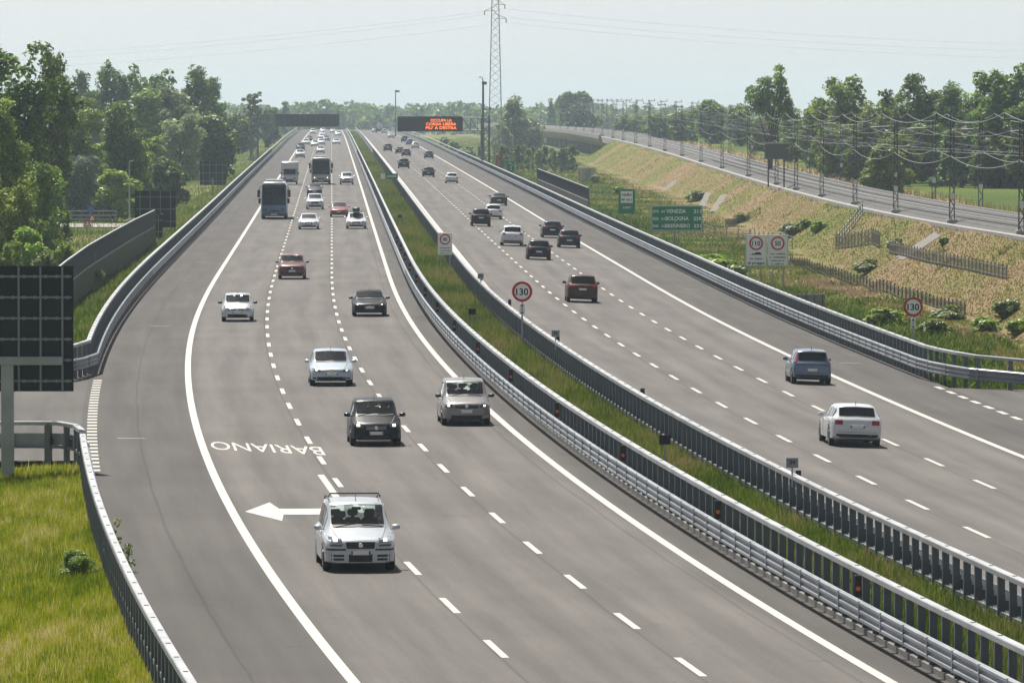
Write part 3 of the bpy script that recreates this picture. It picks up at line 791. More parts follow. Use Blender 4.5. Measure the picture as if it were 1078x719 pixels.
# red and white little post by the gantry foot
x, y, zt = at(523.5, 163, 1060)
t = thing('hydrant_post', (x, y, gz(x, y)), 'short red post just beyond the gantry foot on the right', 'post')
c = MB(); c.box((0, 0, (zt - gz(x, y)) / 2), (.36, .36, zt - gz(x, y)), bev=.04); c.build('post', mat('red_paint', (.36, .05, .04), .5), t)
c = MB(); c.box((0, 0, zt - gz(x, y) + .05), (.44, .44, .12)); c.build('cap', sg_white, t)

def gtrace0(px, py):
    ds = np.geomspace(500, 1400, 3000); X = (px - CX) * ds / FPX; y = HORIZON + (CAM_H - ground(X, ds)) * FPX / ds; i = np.nonzero(y <= py)[0]
    i = i[0] if len(i) else 0
    return float(X[i]), float(ds[i])
# concrete hut beyond the right noise barrier
x, y = gtrace0(617.5, 191); zt = CAM_H - (177 - HORIZON) * y / FPX
t = thing('concrete_hut', (x, y, gz(x, y) - .3), 'flat roofed grey concrete cabin in the scrub beyond the right noise barrier', 'hut')
hz = zt - gz(x, y) + .3
c = MB(); c.box((0, 0, hz / 2), (2.9, 2.4, hz)); c.build('wall', conc, t)
c = MB(); c.box((0, 0, hz + .05), (3.05, 2.55, .12)); c.build('roof', mat('hut_roof', (.42, .41, .40), .9), t)
c = MB(); c.box((.3, -1.215, hz - 1.1), (.8, .03, 1.7)); c.build('door', sg_grey, t)

# ------------------------------------------------------------------ pylon and power lines
pyl = mat('pylon_steel', (.22, .24, .25), .5, metal=.4)
x, y, _ = at(521.5, 100, 1600); zb = .5; HP = 47.
t = thing('electricity_pylon', (x, y, zb), 'tall slender lattice pylon rising beyond the message gantry', 'pylon')
def leg_w(z): return 3.4 * (1 - z / HP) + 1.25 * (z / HP)
corners = [(-.5, -.5), (.5, -.5), (.5, .5), (-.5, .5)]
for (a, b_) in corners:
    c = MB(); c.tube((a * leg_w(0), b_ * leg_w(0), 0), (a * leg_w(HP), b_ * leg_w(HP), HP), .13, .10, 5); c.build('leg', pyl, t)
c = MB(); nz = 26
for k in range(nz):
    za, zb_ = HP * k / nz, HP * (k + 1) / nz; wa, wb = leg_w(za), leg_w(zb_)
    for i in range(4):
        p, q = corners[i], corners[(i + 1) % 4]
        c.tube((p[0] * wa, p[1] * wa, za), (q[0] * wb, q[1] * wb, zb_), .055, n=4, cap=False)
        c.tube((q[0] * wa, q[1] * wa, za), (p[0] * wb, p[1] * wb, zb_), .055, n=4, cap=False)
c.build('bracing', pyl, t)
arms = []
for (zz, s, l) in ((HP - .6, 1, 2.4), (HP - 10.2 + 1.4, -1, 2.6), (HP - 12.2, 1, 2.8), (HP - 4.5, 1, 2.4)):
    pass
zpix = lambda yy: CAM_H - (yy - HORIZON) * 1600 / FPX - zb
for (yy, s, l) in ((12, -1, 2.6), (5.5, 1, 2.3), (20, 1, 2.6)):
    zz = zpix(yy); c = MB()
    for sy in (-.4, .4): c.tube((0, sy, zz), (s * l, 0, zz), .07, n=4); c.tube((0, sy, zz + 1.2), (s * l, 0, zz), .06, n=4)
    a = c.build('crossarm', pyl, t)
    i_ = MB(); i_.lathe([(-.02, .05), (0, .16), (.2, .10), (.4, .16), (.6, .10), (.8, .16), (1.0, .06)], 8, 'z', (s * l, 0, zz - 1.0)); i_.build('insulator', mat('glass_insulator', (.2, .22, .2), .3), a)
    arms.append((s * l, zz, s))
wire_m = mat('power_wire', (.25, .26, .27), .6)
def wire(name, a, b_, sag, r, label, cat, group, n=24, m_=None):
    a, b_ = Vector(a), Vector(b_); org = a.copy(); pts = []
    for k in range(n + 1):
        f = k / n; p = a.lerp(b_, f) - org; p.z -= 4 * sag * f * (1 - f); pts.append(p)
    mb = MB(); mb.chain(pts, r, 4); o = mb.build(name, m_ or wire_m, None, loc=org); return tag(o, label, cat, group)
for (l, zz, s) in arms:
    for far in (-1, 1):
        wire('power_line', (x + l, y, zb + zz - 1.0), (x + far * 330, y + far * (-80) + 10, zb + zz - (2 if far > 0 else 8)), 9, .018, 'thin overhead power line strung from the lattice pylon across the pale sky', 'power line', 'power lines of the pylon')
# ------------------------------------------------------------------ railway
ball = mat('ballast', (.085, .081, .078), .95, var=.35, vscale=.9, bump=.5, bscale=6)
railm = mat('rail_steel', (.42, .40, .38), .35, metal=.6)
sleep = mat('sleeper_concrete', (.27, .26, .25), .9)
kerbm = mat('walkway_concrete', (.27, .26, .245), .9, var=.2, vscale=.5)
rd = np.concatenate([np.geomspace(300, 2600, 160)])
edge = [(float(XE(d)), float(d), float(ZE(d))) for d in rd]
mb = MB(); mb.sweep(edge, [(0, -1.2), (0, .10), (.55, .12), (.62, .02), (1.0, .06), (1.7, .42), (4.9, .44), (5.15, .36), (5.4, .44), (8.6, .42), (9.3, .02), (9.6, .05), (10.1, .05), (10.2, -1.2)])
mb.mi = []; n = 14
for i in range(len(rd) - 1):
    for j in range(n - 1): mb.mi.append(1 if j in (0, 1, 2) or j >= 11 else 0)
tag(mb.build('railway_bed', [ball, kerbm], smooth=True, angle=40), kind='structure')
for k, (cx_, lab) in enumerate(((3.35, 'railway track nearer the motorway, two steel rails on grey ballast'), (6.95, 'railway track farther from the motorway, two steel rails on grey ballast'))):
    t = thing('railway_track', edge[0], lab, 'railway track', 'tracks of the railway line')
    o0 = Vector(edge[0]); L = [Vector(p) - o0 for p in edge]
    for s in (-.75, .75):
        mb = MB(); mb.sweep(L, [(cx_ + s - .05, .50), (cx_ + s - .05, .66), (cx_ + s + .05, .66), (cx_ + s + .05, .50)], closed=True); mb.build('rail', railm, t)
    mb = MB(); d = 302.
    while d < 1000:
        h = math.atan2(float(XE(d + 5) - XE(d - 5)), 10.)
        c_, s_ = math.cos(h), math.sin(h)
        mb.box((float(XE(d)) + cx_ * c_ - o0.x, d - cx_ * s_ - o0.y, float(ZE(d)) + .45 - o0.z), (2.5, .26, .16), -h); d += .9
    tag(mb.build('sleepers', sleep, t), kind='stuff')
# viaduct carrying the far end of the line
vd = np.linspace(1480, 2500, 60); vp = [(float(XE(d)), float(d), float(ZE(d))) for d in vd]
t = thing('railway_viaduct', vp[0], 'long low concrete railway viaduct on many piers, curving away in the far haze', 'viaduct')
o0 = Vector(vp[0]); L = [Vector(p) - o0 for p in vp]
vc = mat('viaduct_concrete', (.24, .23, .22), .9, var=.15, vscale=.2)
mb = MB(); mb.sweep(L, [(-.6, -.45), (-.6, .55), (-.2, .55), (-.2, -1.2), (1.6, -2.4), (9, -2.4), (10.4, -1.2), (10.4, .55), (10.8, .55), (10.8, -.45)]); mb.build('deck', vc, t)
for k in range(0, 58, 2):
    mb = MB(); p = L[k]; mb.box((5.2, 0, -5.9), (5.5, 2.4, 7.2), bev=.3); mb.build('pier', vc, t, loc=p)
# catenary masts
mst = mat('mast_steel', (.075, .08, .088), .6, metal=.4, var=.15, vscale=.4)
alu = mat('catenary_tube', (.30, .31, .32), .4, metal=.6)
def lattice_mast(mb, h, w0=.38, w1=.26, n=13):
    for sx in (-1, 1):
        for sy in (-1, 1):
            mb.tube((sx * w0 / 2, sy * w0 / 2, -.3), (sx * w1 / 2, sy * w1 / 2, h), .042, .036, 4)
    for k in range(n):
        za, zb_ = h * k / n, h * (k + 1) / n; a = (w0 + (w1 - w0) * k / n) / 2; b_ = (w0 + (w1 - w0) * (k + 1) / n) / 2
        e = 1 if k % 2 else -1
        for sy in (-1, 1): mb.tube((-a * e, sy * a, za), (b_ * e, sy * b_, zb_), .03, n=3, cap=False)
        for sx in (-1, 1): mb.tube((sx * a, -a * e, za), (sx * b_, b_ * e, zb_), .03, n=3, cap=False)
def make_mast(s, lab, group):
    """s=+1: arms reach to +x"""
    t = thing('catenary_mast', (0, 0, 0), lab, 'catenary mast', group)
    mb = MB(); lattice_mast(mb, 8.3); mb.build('lattice', mst, t)
    mb = MB(); mb.box((0, 0, -.1), (.8, .8, .8), bev=.05); mb.build('footing', conc, t)
    mb = MB()
    mb.tube((s * .2, 0, 5.6), (s * 3.0, 0, 6.0), .032, n=5); mb.tube((s * .2, 0, 7.2), (s * 2.6, 0, 7.1), .03, n=5)
    mb.tube((s * 2.6, 0, 7.1), (s * 1.4, 0, 5.78), .026, n=5); mb.tube((s * 1.2, 0, 5.7), (s * 2.3, 0, 5.45), .03, n=4); mb.tube((s * 2.7, 0, 6.0), (s * 2.2, 0, 5.4), .03, n=4)
    c = mb.build('cantilever', alu, t)
    for zz in (5.6, 7.2):
        mb = MB(); mb.lathe([(0, .05), (.03, .12), (.12, .06), (.2, .12), (.28, .06), (.36, .12), (.4, .05)], 8, 'x', (s * .3 if s > 0 else -.7, 0, zz)); mb.build('insulator', mat('insulator_grey', (.22, .2, .19), .3), t)
    mb = MB(); mb.box((-s * .5, 0, 8.0), (1.6, .12, .10)); mb.tube((-s * 1.2, 0, 8.0), (-s * 1.2, 0, 8.5), .05); mb.build('feeder_arm', mst, t)
    mb = MB(); mb.box((0, -.26, 2.1), (.34, .04, .44)); mb.build('number_plate', mat('plate_pale', (.55, .56, .56), .5), t)
    return t
front_x = [1160, 1075, 1002, 943, 900, 865, 838, 817.5, 788, 760, 738, 718, 700, 684, 669, 656, 645, 634, 624, 615, 606, 598, 590]
front_d = []
for p in front_x:
    ds = np.linspace(300, 2300, 5000); front_d.append(float(ds[np.argmin(np.abs(CX + (XE(ds) + .95) * FPX / ds - p))]))
fr = make_mast(1, 'lattice catenary mast on the motorway side of the railway, arm reaching over the tracks', 'masts along the near railway edge')
bk = make_mast(-1, 'lattice catenary mast on the far side of the railway, in front of the trees', 'masts along the far railway edge')
fp, bpnts = [], []
for i, d in enumerate(front_d):
    h = math.atan2(float(XE(d + 5) - XE(d - 5)), 10.)
    for s, pr, lst, o_ in ((1, fr, fp, .95), (-1, bk, bpnts, 9.4)):
        q = pr if i == 0 else copy_tree(pr)
        dd_ = d + (0 if s > 0 else 14)
        q.location = (float(XE(dd_)) + o_, dd_, float(ZE(dd_)) + .1); q.rotation_euler = (0, 0, -h); lst.append(Vector(q.location))
# short marker posts on the near edge
sig = mat('signal_post', (.45, .46, .46), .5)
cat_wire = mat('catenary_wire', (.36, .37, .38), .4, metal=.3)
def line(label, pts, sag, r, group, name='overhead_wire'):
    mb = MB(); o0 = pts[0]; allp = []
    for a, b_ in zip(pts[:-1], pts[1:]):
        sg = sag if (b_ - a).length > 30 else sag * .5
        n = 14
        for k in range(n):
            f = k / n; p = a.lerp(b_, f) - o0; p.z -= 4 * sg * f * (1 - f); allp.append(p)
    allp.append(pts[-1] - o0); mb.chain(allp, r, 4)
    return tag(mb.build(name, cat_wire, None, loc=o0), label, 'overhead wire', group)
G = 'overhead wires of the railway'
V = lambda lst, dx, z: [p + Vector((dx, 0, z)) for p in lst]
line('sagging feeder wire on the outer side of the near row of masts', V(fp, -1.2, 8.5), .75, .022, G)
line('sagging feeder wire on the outer side of the far row of masts', V(bpnts, 1.2, 8.5), .75, .022, G)
line('lower sagging earth wire along the near row of masts', V(fp, -.15, 5.2), .75, .02, G)
line('lower sagging earth wire along the far row of masts', V(bpnts, .15, 5.2), .75, .02, G)
line('messenger wire hung over the nearer railway track', V(fp, 2.7, 7.1), .5, .014, G)
line('messenger wire hung over the farther railway track', V(bpnts, -2.6, 7.1), .5, .014, G)
line('straight contact wire over the nearer railway track', V(fp, 2.4, 5.4), .05, .014, G)
line('straight contact wire over the farther railway track', V(bpnts, -2.4, 5.4), .05, .014, G)
# equipment cabinet on a frame beside the tracks
q = at(817, 158, 760)
t = thing('signal_cabinet', (q[0], 760, float(ZE(760)) + .1), 'dark box with a flat roof on posts beside the railway masts', 'equipment cabinet')
zq = q[2] - float(ZE(760))
mb = MB(); mb.box((0, 0, zq - .3), (2.6, 1.6, 1.7)); mb.build('box', mat('cabinet_dark', (.07, .08, .09), .6), t)
mb = MB(); mb.box((0, 0, zq + .65), (3.6, 2.0, .14)); mb.build('roof', mat('cabinet_roof', (.2, .2, .2), .6), t)
for sx in (-.9, .9):
    mb = MB(); mb.box((sx, 0, (zq - 1.1) / 2), (.16, .16, zq - 1.1)); mb.build('post', mst, t)

# ------------------------------------------------------------------ fences on the slope between road and railway
fen = mat('mesh_fence_grey', (.22, .225, .20), .6, metal=.2, var=.2, vscale=.5)
fend = mat('mesh_fence_dark', (.085, .10, .075), .7, var=.25, vscale=.5)
def fence(label, pts, h, spacing, m_, slats=True, name='wire_fence', cat='fence'):
    P = [Vector((p[0], p[1], gz(p[0], p[1]))) for p in pts]
    dense = []
    for a, b_ in zip(P[:-1], P[1:]):
        n = max(1, round((b_ - a).length / spacing))
        for k in range(n):
            p = a.lerp(b_, k / n); p.z = gz(p.x, p.y); dense.append(p)
    dense.append(P[-1]); o0 = dense[0].copy(); L = [p - o0 for p in dense]
    t = thing(name, o0, label, cat)
    mb = MB()
    for hh in ((.15, .55, .95, h - .05) if not slats else (.2, h - .1)): mb.sweep(L, [(-.025, hh - .02), (-.025, hh + .02), (.025, hh + .02), (.025, hh - .02)], closed=True)
    if slats:
        for a, b_ in zip(L[:-1], L[1:]):
            n = max(2, int((b_ - a).length / .32))
            for k in range(n):
                p = a.lerp(b_, (k + .5) / n); mb.box((p.x, p.y, p.z + h / 2), (.02, .02, h * (.94 + .06 * rng.random())))
    mb.build('mesh_panel', m_, t)
    one = MB(); one.box((0, 0, h / 2), (.09, .09, h + .25)); pr = None
    for p in L[:100]:
        if pr is None: pr = one.build('post', m_, t); q = pr
        else: q = pr.copy(); COL.objects.link(q); q.parent = t
        q.location = p
    return t
def lerp0(a, b_, t): return a + (b_ - a) * t
def gtrace(px, py):
    """the ground point seen at a photo pixel, off the road"""
    ds = np.geomspace(140, 3000, 5000); X = (px - CX) * ds / FPX
    y = HORIZON + (CAM_H - ground(X, ds)) * FPX / ds
    ok = np.nonzero(y <= py)[0]
    i = ok[0] if len(ok) else len(ds) - 1
    return float(X[i]), float(ds[i])
fence('dark slatted fence running diagonally across the green verge behind the 130 sign', [gtrace(p, y) for p, y in ((832, 279), (880, 293), (930, 308), (975, 322), (1016, 333))], .8, 2.4, fend)
fence('grey palisade fence along the foot of the railway bank', [gtrace(p, y) for p, y in ((937, 268), (975, 277), (1020, 286), (1060, 295))], .9, 2.4, fen)
fence('short grey palisade fence left of the gravel turnaround below the railway', [gtrace(p, y) for p, y in ((880, 263), (900, 261), (918, 258), (926, 262))], 1.2, 2.2, fen)
fence('low grey wire fence between the green direction sign and the railway bank', [gtrace(p, y) for p, y in ((690, 246), (740, 250), (790, 257), (834, 264))], 1.3, 4.0, fen, slats=False)
fence('dark low fence on the bank right of the green direction sign', [gtrace(p, y) for p, y in ((764, 240), (776, 238), (788, 233), (800, 226))], .8, 3.0, fend)
fence('steel stair handrail climbing the bank up to the railway', [(float(XE(570)) - 4.2, 568), (float(XE(580)) - 2.2, 580), (float(XE(592)) - .5, 592)], 1.05, 2.2, fen, slats=False, name='handrail', cat='handrail')
# gravel turnaround and concrete channels on the bank
grav = mat('gravel_pale', (.165, .15, .13), .95, var=.25, vscale=2.0, bump=.4, bscale=9)
gx, gy = gtrace(966, 262)
mb = MB(); pts = []
for i in range(9):
    for j in range(9):
        X = gx + (-1.7 + 3.4 * i / 8) * (1 - .25 * float(vnoise(j * 3.1, 7., 2.))) + .3 * float(vnoise(j * 2.3, 1., 2.)); Y = gy - 3.5 + 8 * j / 8 + 1.2 * float(vnoise(i * 2.9, 3., 2.)); pts.append((X, Y, gz(X, Y) + .06))
mb.grid(pts, 9, 9); mb.f = [tuple(reversed(f)) for f in mb.f]; tag(mb.build('gravel_path', grav), kind='structure')
for (p0, p1, lab) in (((713, 191), (699, 202), 'pale worn concrete strip on the bank above the radio sign'), ((747, 204), (739, 219), 'left of two pale strips on the bank above the direction sign'), ((764, 206), (752, 224), 'right of two pale strips on the bank above the direction sign')):
    (xa, ya), (xb, yb) = gtrace(*p0), gtrace(*p1); mb = MB()
    mb.sweep([(lerp0(xa, xb, j / 6), lerp0(ya, yb, j / 6), gz(lerp0(xa, xb, j / 6), lerp0(ya, yb, j / 6)) + .13) for j in range(7)], [(-.6, .02), (-.5, .06), (-.1, 0), (.3, .02), (.6, -.02)])
    tag(mb.build('drain_channel', grav), lab, 'drain channel', 'drain channels on the bank')
# lane with a guard rail and warning signs on the far left
lx, ly = -49.0, 760.
zl_ = gz(-50, 760)
mb = MB(); mb.grid([(X, Y, gz(X, Y) + .10) for X in np.linspace(-75, -38, 12) for Y in (738, 748, 756)], 12, 3); mb.f = [tuple(reversed(f)) for f in mb.f]
tag(mb.build('lane', mat('pale_lane', (.30, .28, .26), .95, var=.1)), kind='structure')
t = thing('lane_railing', (-66, 757, gz(-60, 757)), 'pale steel railing along the small lane left of the noise barrier', 'railing')
mb = MB()
for zz in (.55, 1.0, 1.5): mb.box((9, 0, zz), (24, .08, .10))
mb.build('rail', zinc_top, t)
for k in range(13):
    mb = MB(); mb.box((-3 + k * 2, .05, .75), (.12, .12, 1.7)); mb.build('post', zinc_dk, t)
for px, py, lab, kind_ in ((92, 235, 'red edged triangular warning sign by the lane, the lower of two', 'tri'), (97, 229, 'red edged triangular warning sign by the lane, the upper of two', 'tri'), (95, 220, 'blue square sign above the warning triangles by the lane', 'blue')):
    d = 735 + (6 if kind_ == 'blue' else 0) + (3 if py == 229 else 0); x, y, zc = at(px, py, d); zb = gz(x, y)
    t = thing('traffic_sign', (x, y, zb), lab, 'traffic sign', 'small signs by the lane'); h = zc - zb
    if kind_ == 'tri':
        mb = MB(); mb.prism([(-.5, -.4), (.5, -.4), (0, .5)], Matrix.Translation((0, 0, h)), .04); mb.build('red_border', sg_red, t)
        mb = MB(); mb.prism([(-.28, -.28), (.28, -.28), (0, .22)], Matrix.Translation((0, -.02, h)), .015); mb.build('white_face', sg_white, t)
    else:
        mb = MB(); mb.box((0, 0, h), (.62, .04, .62), bev=.01); mb.build('panel', sg_blue, t)
    mb = MB(); mb.tube((0, .05, -.2), (0, .05, h), .035); mb.build('post', post_m, t)
for px, pt_, pb in ((67.5, 185, 235), (136.3, 170, 232)):
    d = 745; x, y, zt = at(px, pt_, d); zb = gz(x, y)
    t = thing('lane_pole', (x, y, zb), 'thin grey pole standing by the lane ' + ('in front of the bluish willow' if px < 100 else 'right of the warning signs'), 'pole')
    mb = MB(); mb.tube((0, 0, -.2), (0, 0, zt - zb), .09, .06); mb.build('pole', post_m, t); mb = MB(); mb.tube((0, 0, zt - zb - .05), (.5, -.1, zt - zb + .1), .05); mb.build('arm', post_m, t)
# ------------------------------------------------------------------ vehicles
def paint(name, c, metal=0., rough=.32):
    dark = max(c) < .12
    return mat(name, c, rough, metal, .2 if dark else .45, .10 if dark else .7)
glass = mat('car_glass', (.022, .032, .034), .06, 0, .6, .2)
clear = bpy.data.materials.new('clear_glass'); clear.use_nodes = True; _nt = clear.node_tree
for _n in list(_nt.nodes): _nt.nodes.remove(_n)
_o = nd(_nt, 'ShaderNodeOutputMaterial'); _t = nd(_nt, 'ShaderNodeBsdfTransparent'); _t.inputs[0].default_value = (.74, .82, .80, 1); _g = nd(_nt, 'ShaderNodeBsdfGlossy', i_Roughness=.03); _f = nd(_nt, 'ShaderNodeFresnel', i_IOR=1.62); _m = nd(_nt, 'ShaderNodeMixShader')
_nt.links.new(_f.outputs[0], _m.inputs[0]); _nt.links.new(_t.outputs[0], _m.inputs[1]); _nt.links.new(_g.outputs[0], _m.inputs[2]); _nt.links.new(_m.outputs[0], _o.inputs[0])
seat_m = mat('seat_cloth', (.055, .055, .058), .9); dash_m = mat('dashboard', (.075, .075, .078), .8); cabin_m = mat('cabin_trim', (.09, .09, .09), .9)
glass_dk = mat('tinted_glass', (.006, .008, .010), .08, 0, .4, .1)
tyre_m = mat('tyre_rubber', (.018, .018, .019), .85)
rim_m = mat('alloy_rim', (.42, .43, .44), .3, .8)
blackp = mat('black_plastic', (.016, .016, .017), .6)
greyp = mat('grey_plastic', (.06, .062, .065), .6)
lampg = mat('headlamp_glass', (.10, .115, .13), .12, .4, .8, .8)
lamp_lit = mat('headlamp_lit', (.9, .85, .7), .3, emit=(1., .86, .6), estr=1.3)
tail_m = mat('tail_lamp', (.30, .012, .016), .2, 0, .6, .6)
chrome = mat('chrome_trim', (.62, .63, .64), .18, .9)
plate_m = mat('number_plate_white', (.66, .67, .66), .5)
plate_b = mat('number_plate_blue', (.02, .05, .22), .5)
ink = mat('plate_ink', (.03, .03, .035), .6)

STY = {
 'mpv': dict(L=4.72, W=1.88, H=1.76, nose=[(0, .46), (.03, .70), (.10, .80), (.22, .87)], cowl=(1.08, 1.10), ws=(1.86, 1.69), roof=(2.9, 1.76), rr=(4.2, 1.70), rb=(4.60, 1.06), tail=[(4.70, .95), (4.72, .55)], belt=[(.2, .80), (1.0, .96), (4.6, 1.04)], xr=.76, ax=.95, bx=3.82, wr=.33,
   hl=(.50, .86, .745, .875, .02), grille=(.40, .60, .77), low=(.32, .26, .46), fog=(.45, .80, .30, .45), strip=(.40, .92, .555, .60), plate=.50, tl=(.74, .93, .85, 1.45), rplate=.78),
 'mini': dict(L=3.85, W=1.77, H=1.60, nose=[(0, .45), (.02, .62), (.08, .72), (.18, .80)], cowl=(.86, 1.03), ws=(1.62, 1.53), roof=(2.4, 1.60), rr=(3.35, 1.55), rb=(3.74, 1.02), tail=[(3.82, .92), (3.85, .5)], belt=[(.15, .72), (.8, .92), (3.7, 1.02)], xr=.76, ax=.80, bx=3.25, wr=.31,
   hl=(.52, .86, .62, .77, .05), grille=(.42, .55, .70), low=(.55, .24, .36), fog=(.60, .80, .30, .38), plate=.45, tl=(.70, .92, .80, 1.12), rplate=.62),
 'van': dict(L=4.40, W=1.80, H=1.66, nose=[(0, .46), (.02, .66), (.08, .76), (.18, .84)], cowl=(1.0, 1.05), ws=(1.72, 1.58), roof=(2.6, 1.66), rr=(3.98, 1.61), rb=(4.30, 1.08), tail=[(4.38, .95), (4.40, .5)], belt=[(.2, .76), (1.0, .94), (4.3, 1.03)], xr=.78, ax=.88, bx=3.55, wr=.32,
   hl=(.56, .88, .66, .79, .0), grille=(.48, .64, .77), low=(.62, .24, .38), fog=None, plate=.52, tl=(.74, .93, .85, 1.20), rplate=.72),
 'hatch': dict(L=4.22, W=1.79, H=1.47, nose=[(0, .42), (.02, .56), (.08, .66), (.2, .735)], cowl=(1.16, .965), ws=(1.95, 1.40), roof=(2.6, 1.47), rr=(3.62, 1.41), rb=(4.02, .99), tail=[(4.18, .88), (4.22, .48)], belt=[(.2, .66), (1.1, .86), (4.0, .97)], xr=.74, ax=.86, bx=3.48, wr=.315,
   hl=(.50, .88, .58, .69, .03), grille=(.50, .60, .66), low=(.66, .24, .38), fog=(.70, .86, .30, .36), plate=.50, tl=(.62, .92, .74, .90), rplate=.60),
 'small': dict(L=3.95, W=1.70, H=1.46, nose=[(0, .42), (.02, .58), (.08, .68), (.18, .755)], cowl=(.98, .98), ws=(1.70, 1.40), roof=(2.3, 1.46), rr=(3.42, 1.41), rb=(3.78, .98), tail=[(3.92, .86), (3.95, .48)], belt=[(.2, .68), (1.0, .87), (3.8, .97)], xr=.75, ax=.80, bx=3.28, wr=.30,
   hl=(.52, .86, .62, .77, .06), grille=(.40, .60, .66), low=(.60, .24, .40), fog=None, plate=.50, tl=(.76, .92, .92, 1.28), rplate=.62),
 'sedan': dict(L=4.68, W=1.86, H=1.40, nose=[(0, .42), (.03, .56), (.10, .66), (.25, .73)], cowl=(1.40, .94), ws=(2.20, 1.33), roof=(2.8, 1.40), rr=(3.45, 1.34), rb=(4.12, 1.02), tail=[(4.60, .96), (4.66, .85), (4.68, .48)], belt=[(.25, .66), (1.3, .85), (4.1, .95)], xr=.70, ax=.88, bx=3.70, wr=.33,
   hl=(.52, .88, .58, .68, .04), grille=(.34, .36, .66), low=(.84, .24, .34), fog=None, plate=.48, tl=(.55, .93, .72, .86), rplate=.58),
 'estate': dict(L=4.62, W=1.82, H=1.45, nose=[(0, .42), (.03, .56), (.10, .66), (.25, .74)], cowl=(1.40, .955), ws=(2.18, 1.38), roof=(2.8, 1.45), rr=(4.02, 1.41), rb=(4.42, 1.03), tail=[(4.56, .92), (4.62, .72), (4.62, .46)], belt=[(.25, .66), (1.3, .87), (4.4, .99)], xr=.73, ax=.84, bx=3.64, wr=.33,
   hl=(.50, .88, .58, .69, .03), grille=(.40, .50, .66), low=(.70, .24, .36), fog=None, plate=.46, tl=(.56, .94, .76, .92), rplate=.70),
 'suv': dict(L=4.35, W=1.82, H=1.64, nose=[(0, .48), (.03, .70), (.10, .84), (.24, .92)], cowl=(1.15, 1.10), ws=(1.88, 1.56), roof=(2.5, 1.64), rr=(3.72, 1.57), rb=(4.12, 1.10), tail=[(4.30, .98), (4.35, .55)], belt=[(.2, .83), (1.1, .98), (4.1, 1.08)], xr=.74, ax=.86, bx=3.50, wr=.345,
   hl=(.52, .88, .74, .85, .04), grille=(.45, .60, .80), low=(.70, .30, .46), fog=(.62, .82, .40, .48), plate=.54, tl=(.62, .93, .88, 1.06), rplate=.78),
}
def lerp(a, b_, t): return a + (b_ - a) * t
def chaikin(p, k):
    for _ in range(k):
        q = [p[0]]
        for a, b_ in zip(p[:-1], p[1:]):
            q += [(.75 * a[0] + .25 * b_[0], .75 * a[1] + .25 * b_[1]), (.25 * a[0] + .75 * b_[0], .25 * a[1] + .75 * b_[1])]
        q.append(p[-1]); p = q
    return p
def stations(S, step):
    pl = S['nose'] + [S['cowl'], S['ws'], S['roof'], S['rr'], S['rb']] + S['tail']
    # hold the straight runs: add points near the corners, then round them
    q = [pl[0]]
    for a, b_ in zip(pl[:-1], pl[1:]):
        l = math.hypot(b_[0] - a[0], b_[1] - a[1])
        if l > .35:
            e = min(.20 / l, .3); q += [(lerp(a[0], b_[0], e), lerp(a[1], b_[1], e)), (lerp(a[0], b_[0], 1 - e), lerp(a[1], b_[1], 1 - e))]
        q.append(b_)
    q = chaikin(q, 2); out = [q[0]]
    for a, b_ in zip(q[:-1], q[1:]):
        l = math.hypot(b_[0] - a[0], b_[1] - a[1]); n = max(1, int(l / step))
        for k in range(1, n + 1): out.append((lerp(a[0], b_[0], k / n), lerp(a[1], b_[1], k / n)))
    return out
def bow(S, y, x):
    L = S['L']; u = min(abs(x) / (S['W'] / 2), 1.)**2
    return u * (.13 * min(max((.50 * L - y) / (.15 * L), 0), 1) - .10 * min(max((y - .72 * L) / (.26 * L), 0), 1))
def section(S, y, t):
    L, W, H = S['L'], S['W'], S['H']
    w = W / 2 * float(np.interp(y, [0, .08, .25, .6, 1.2, L - .9, L - .3, L - .06, L], [.76, .86, .945, .985, 1., 1., .965, .915, .85]))
    zu = float(np.interp(y, [0, .5, L - .4, L], [.24, .20, .22, .30])); zb = zu; ra = S['wr'] + .05
    for a in (S['ax'], S['bx']):
        ye = y + bow(S, y, W / 2)
        if abs(ye - a) < ra: zb = max(zb, S['wr'] * .96 + math.sqrt(ra * ra - (ye - a)**2))
    bl = float(np.interp(y, [p[0] for p in S['belt']], [p[1] for p in S['belt']]))
    belt = max(min(bl, t - .045), min(zb + .03, t - .02))
    c = min(max((t - belt - .05) / (H - bl - .05), 0), 1); c = c * c * (3 - 2 * c) if c < 1 else 1
    xe = w * lerp(.78, S['xr'], c); ze = t - lerp(.018, .062, c)
    zl = min(zb + .045, belt)
    return [(0, zb), (w * .86, zb), (w * .985, zl), (w, lerp(zl, belt, .42)), (w * .992, lerp(zl, belt, .8)), (w * .958, belt - .006), (w * lerp(.915, .925, c), belt + .012), (xe, ze), (xe * .93, ze + .7 * (t - ze) * .7), (xe * .55, t - .012), (0, t)]
def sec_z(sc, x):
    x = abs(x); q = sc[7:]
    for a, b_ in zip(q[:-1], q[1:]):
        if b_[0] <= x <= a[0] + 1e-6:
            return lerp(a[1], b_[1], (a[0] - x) / max(a[0] - b_[0], 1e-6))
    return q[0][1]
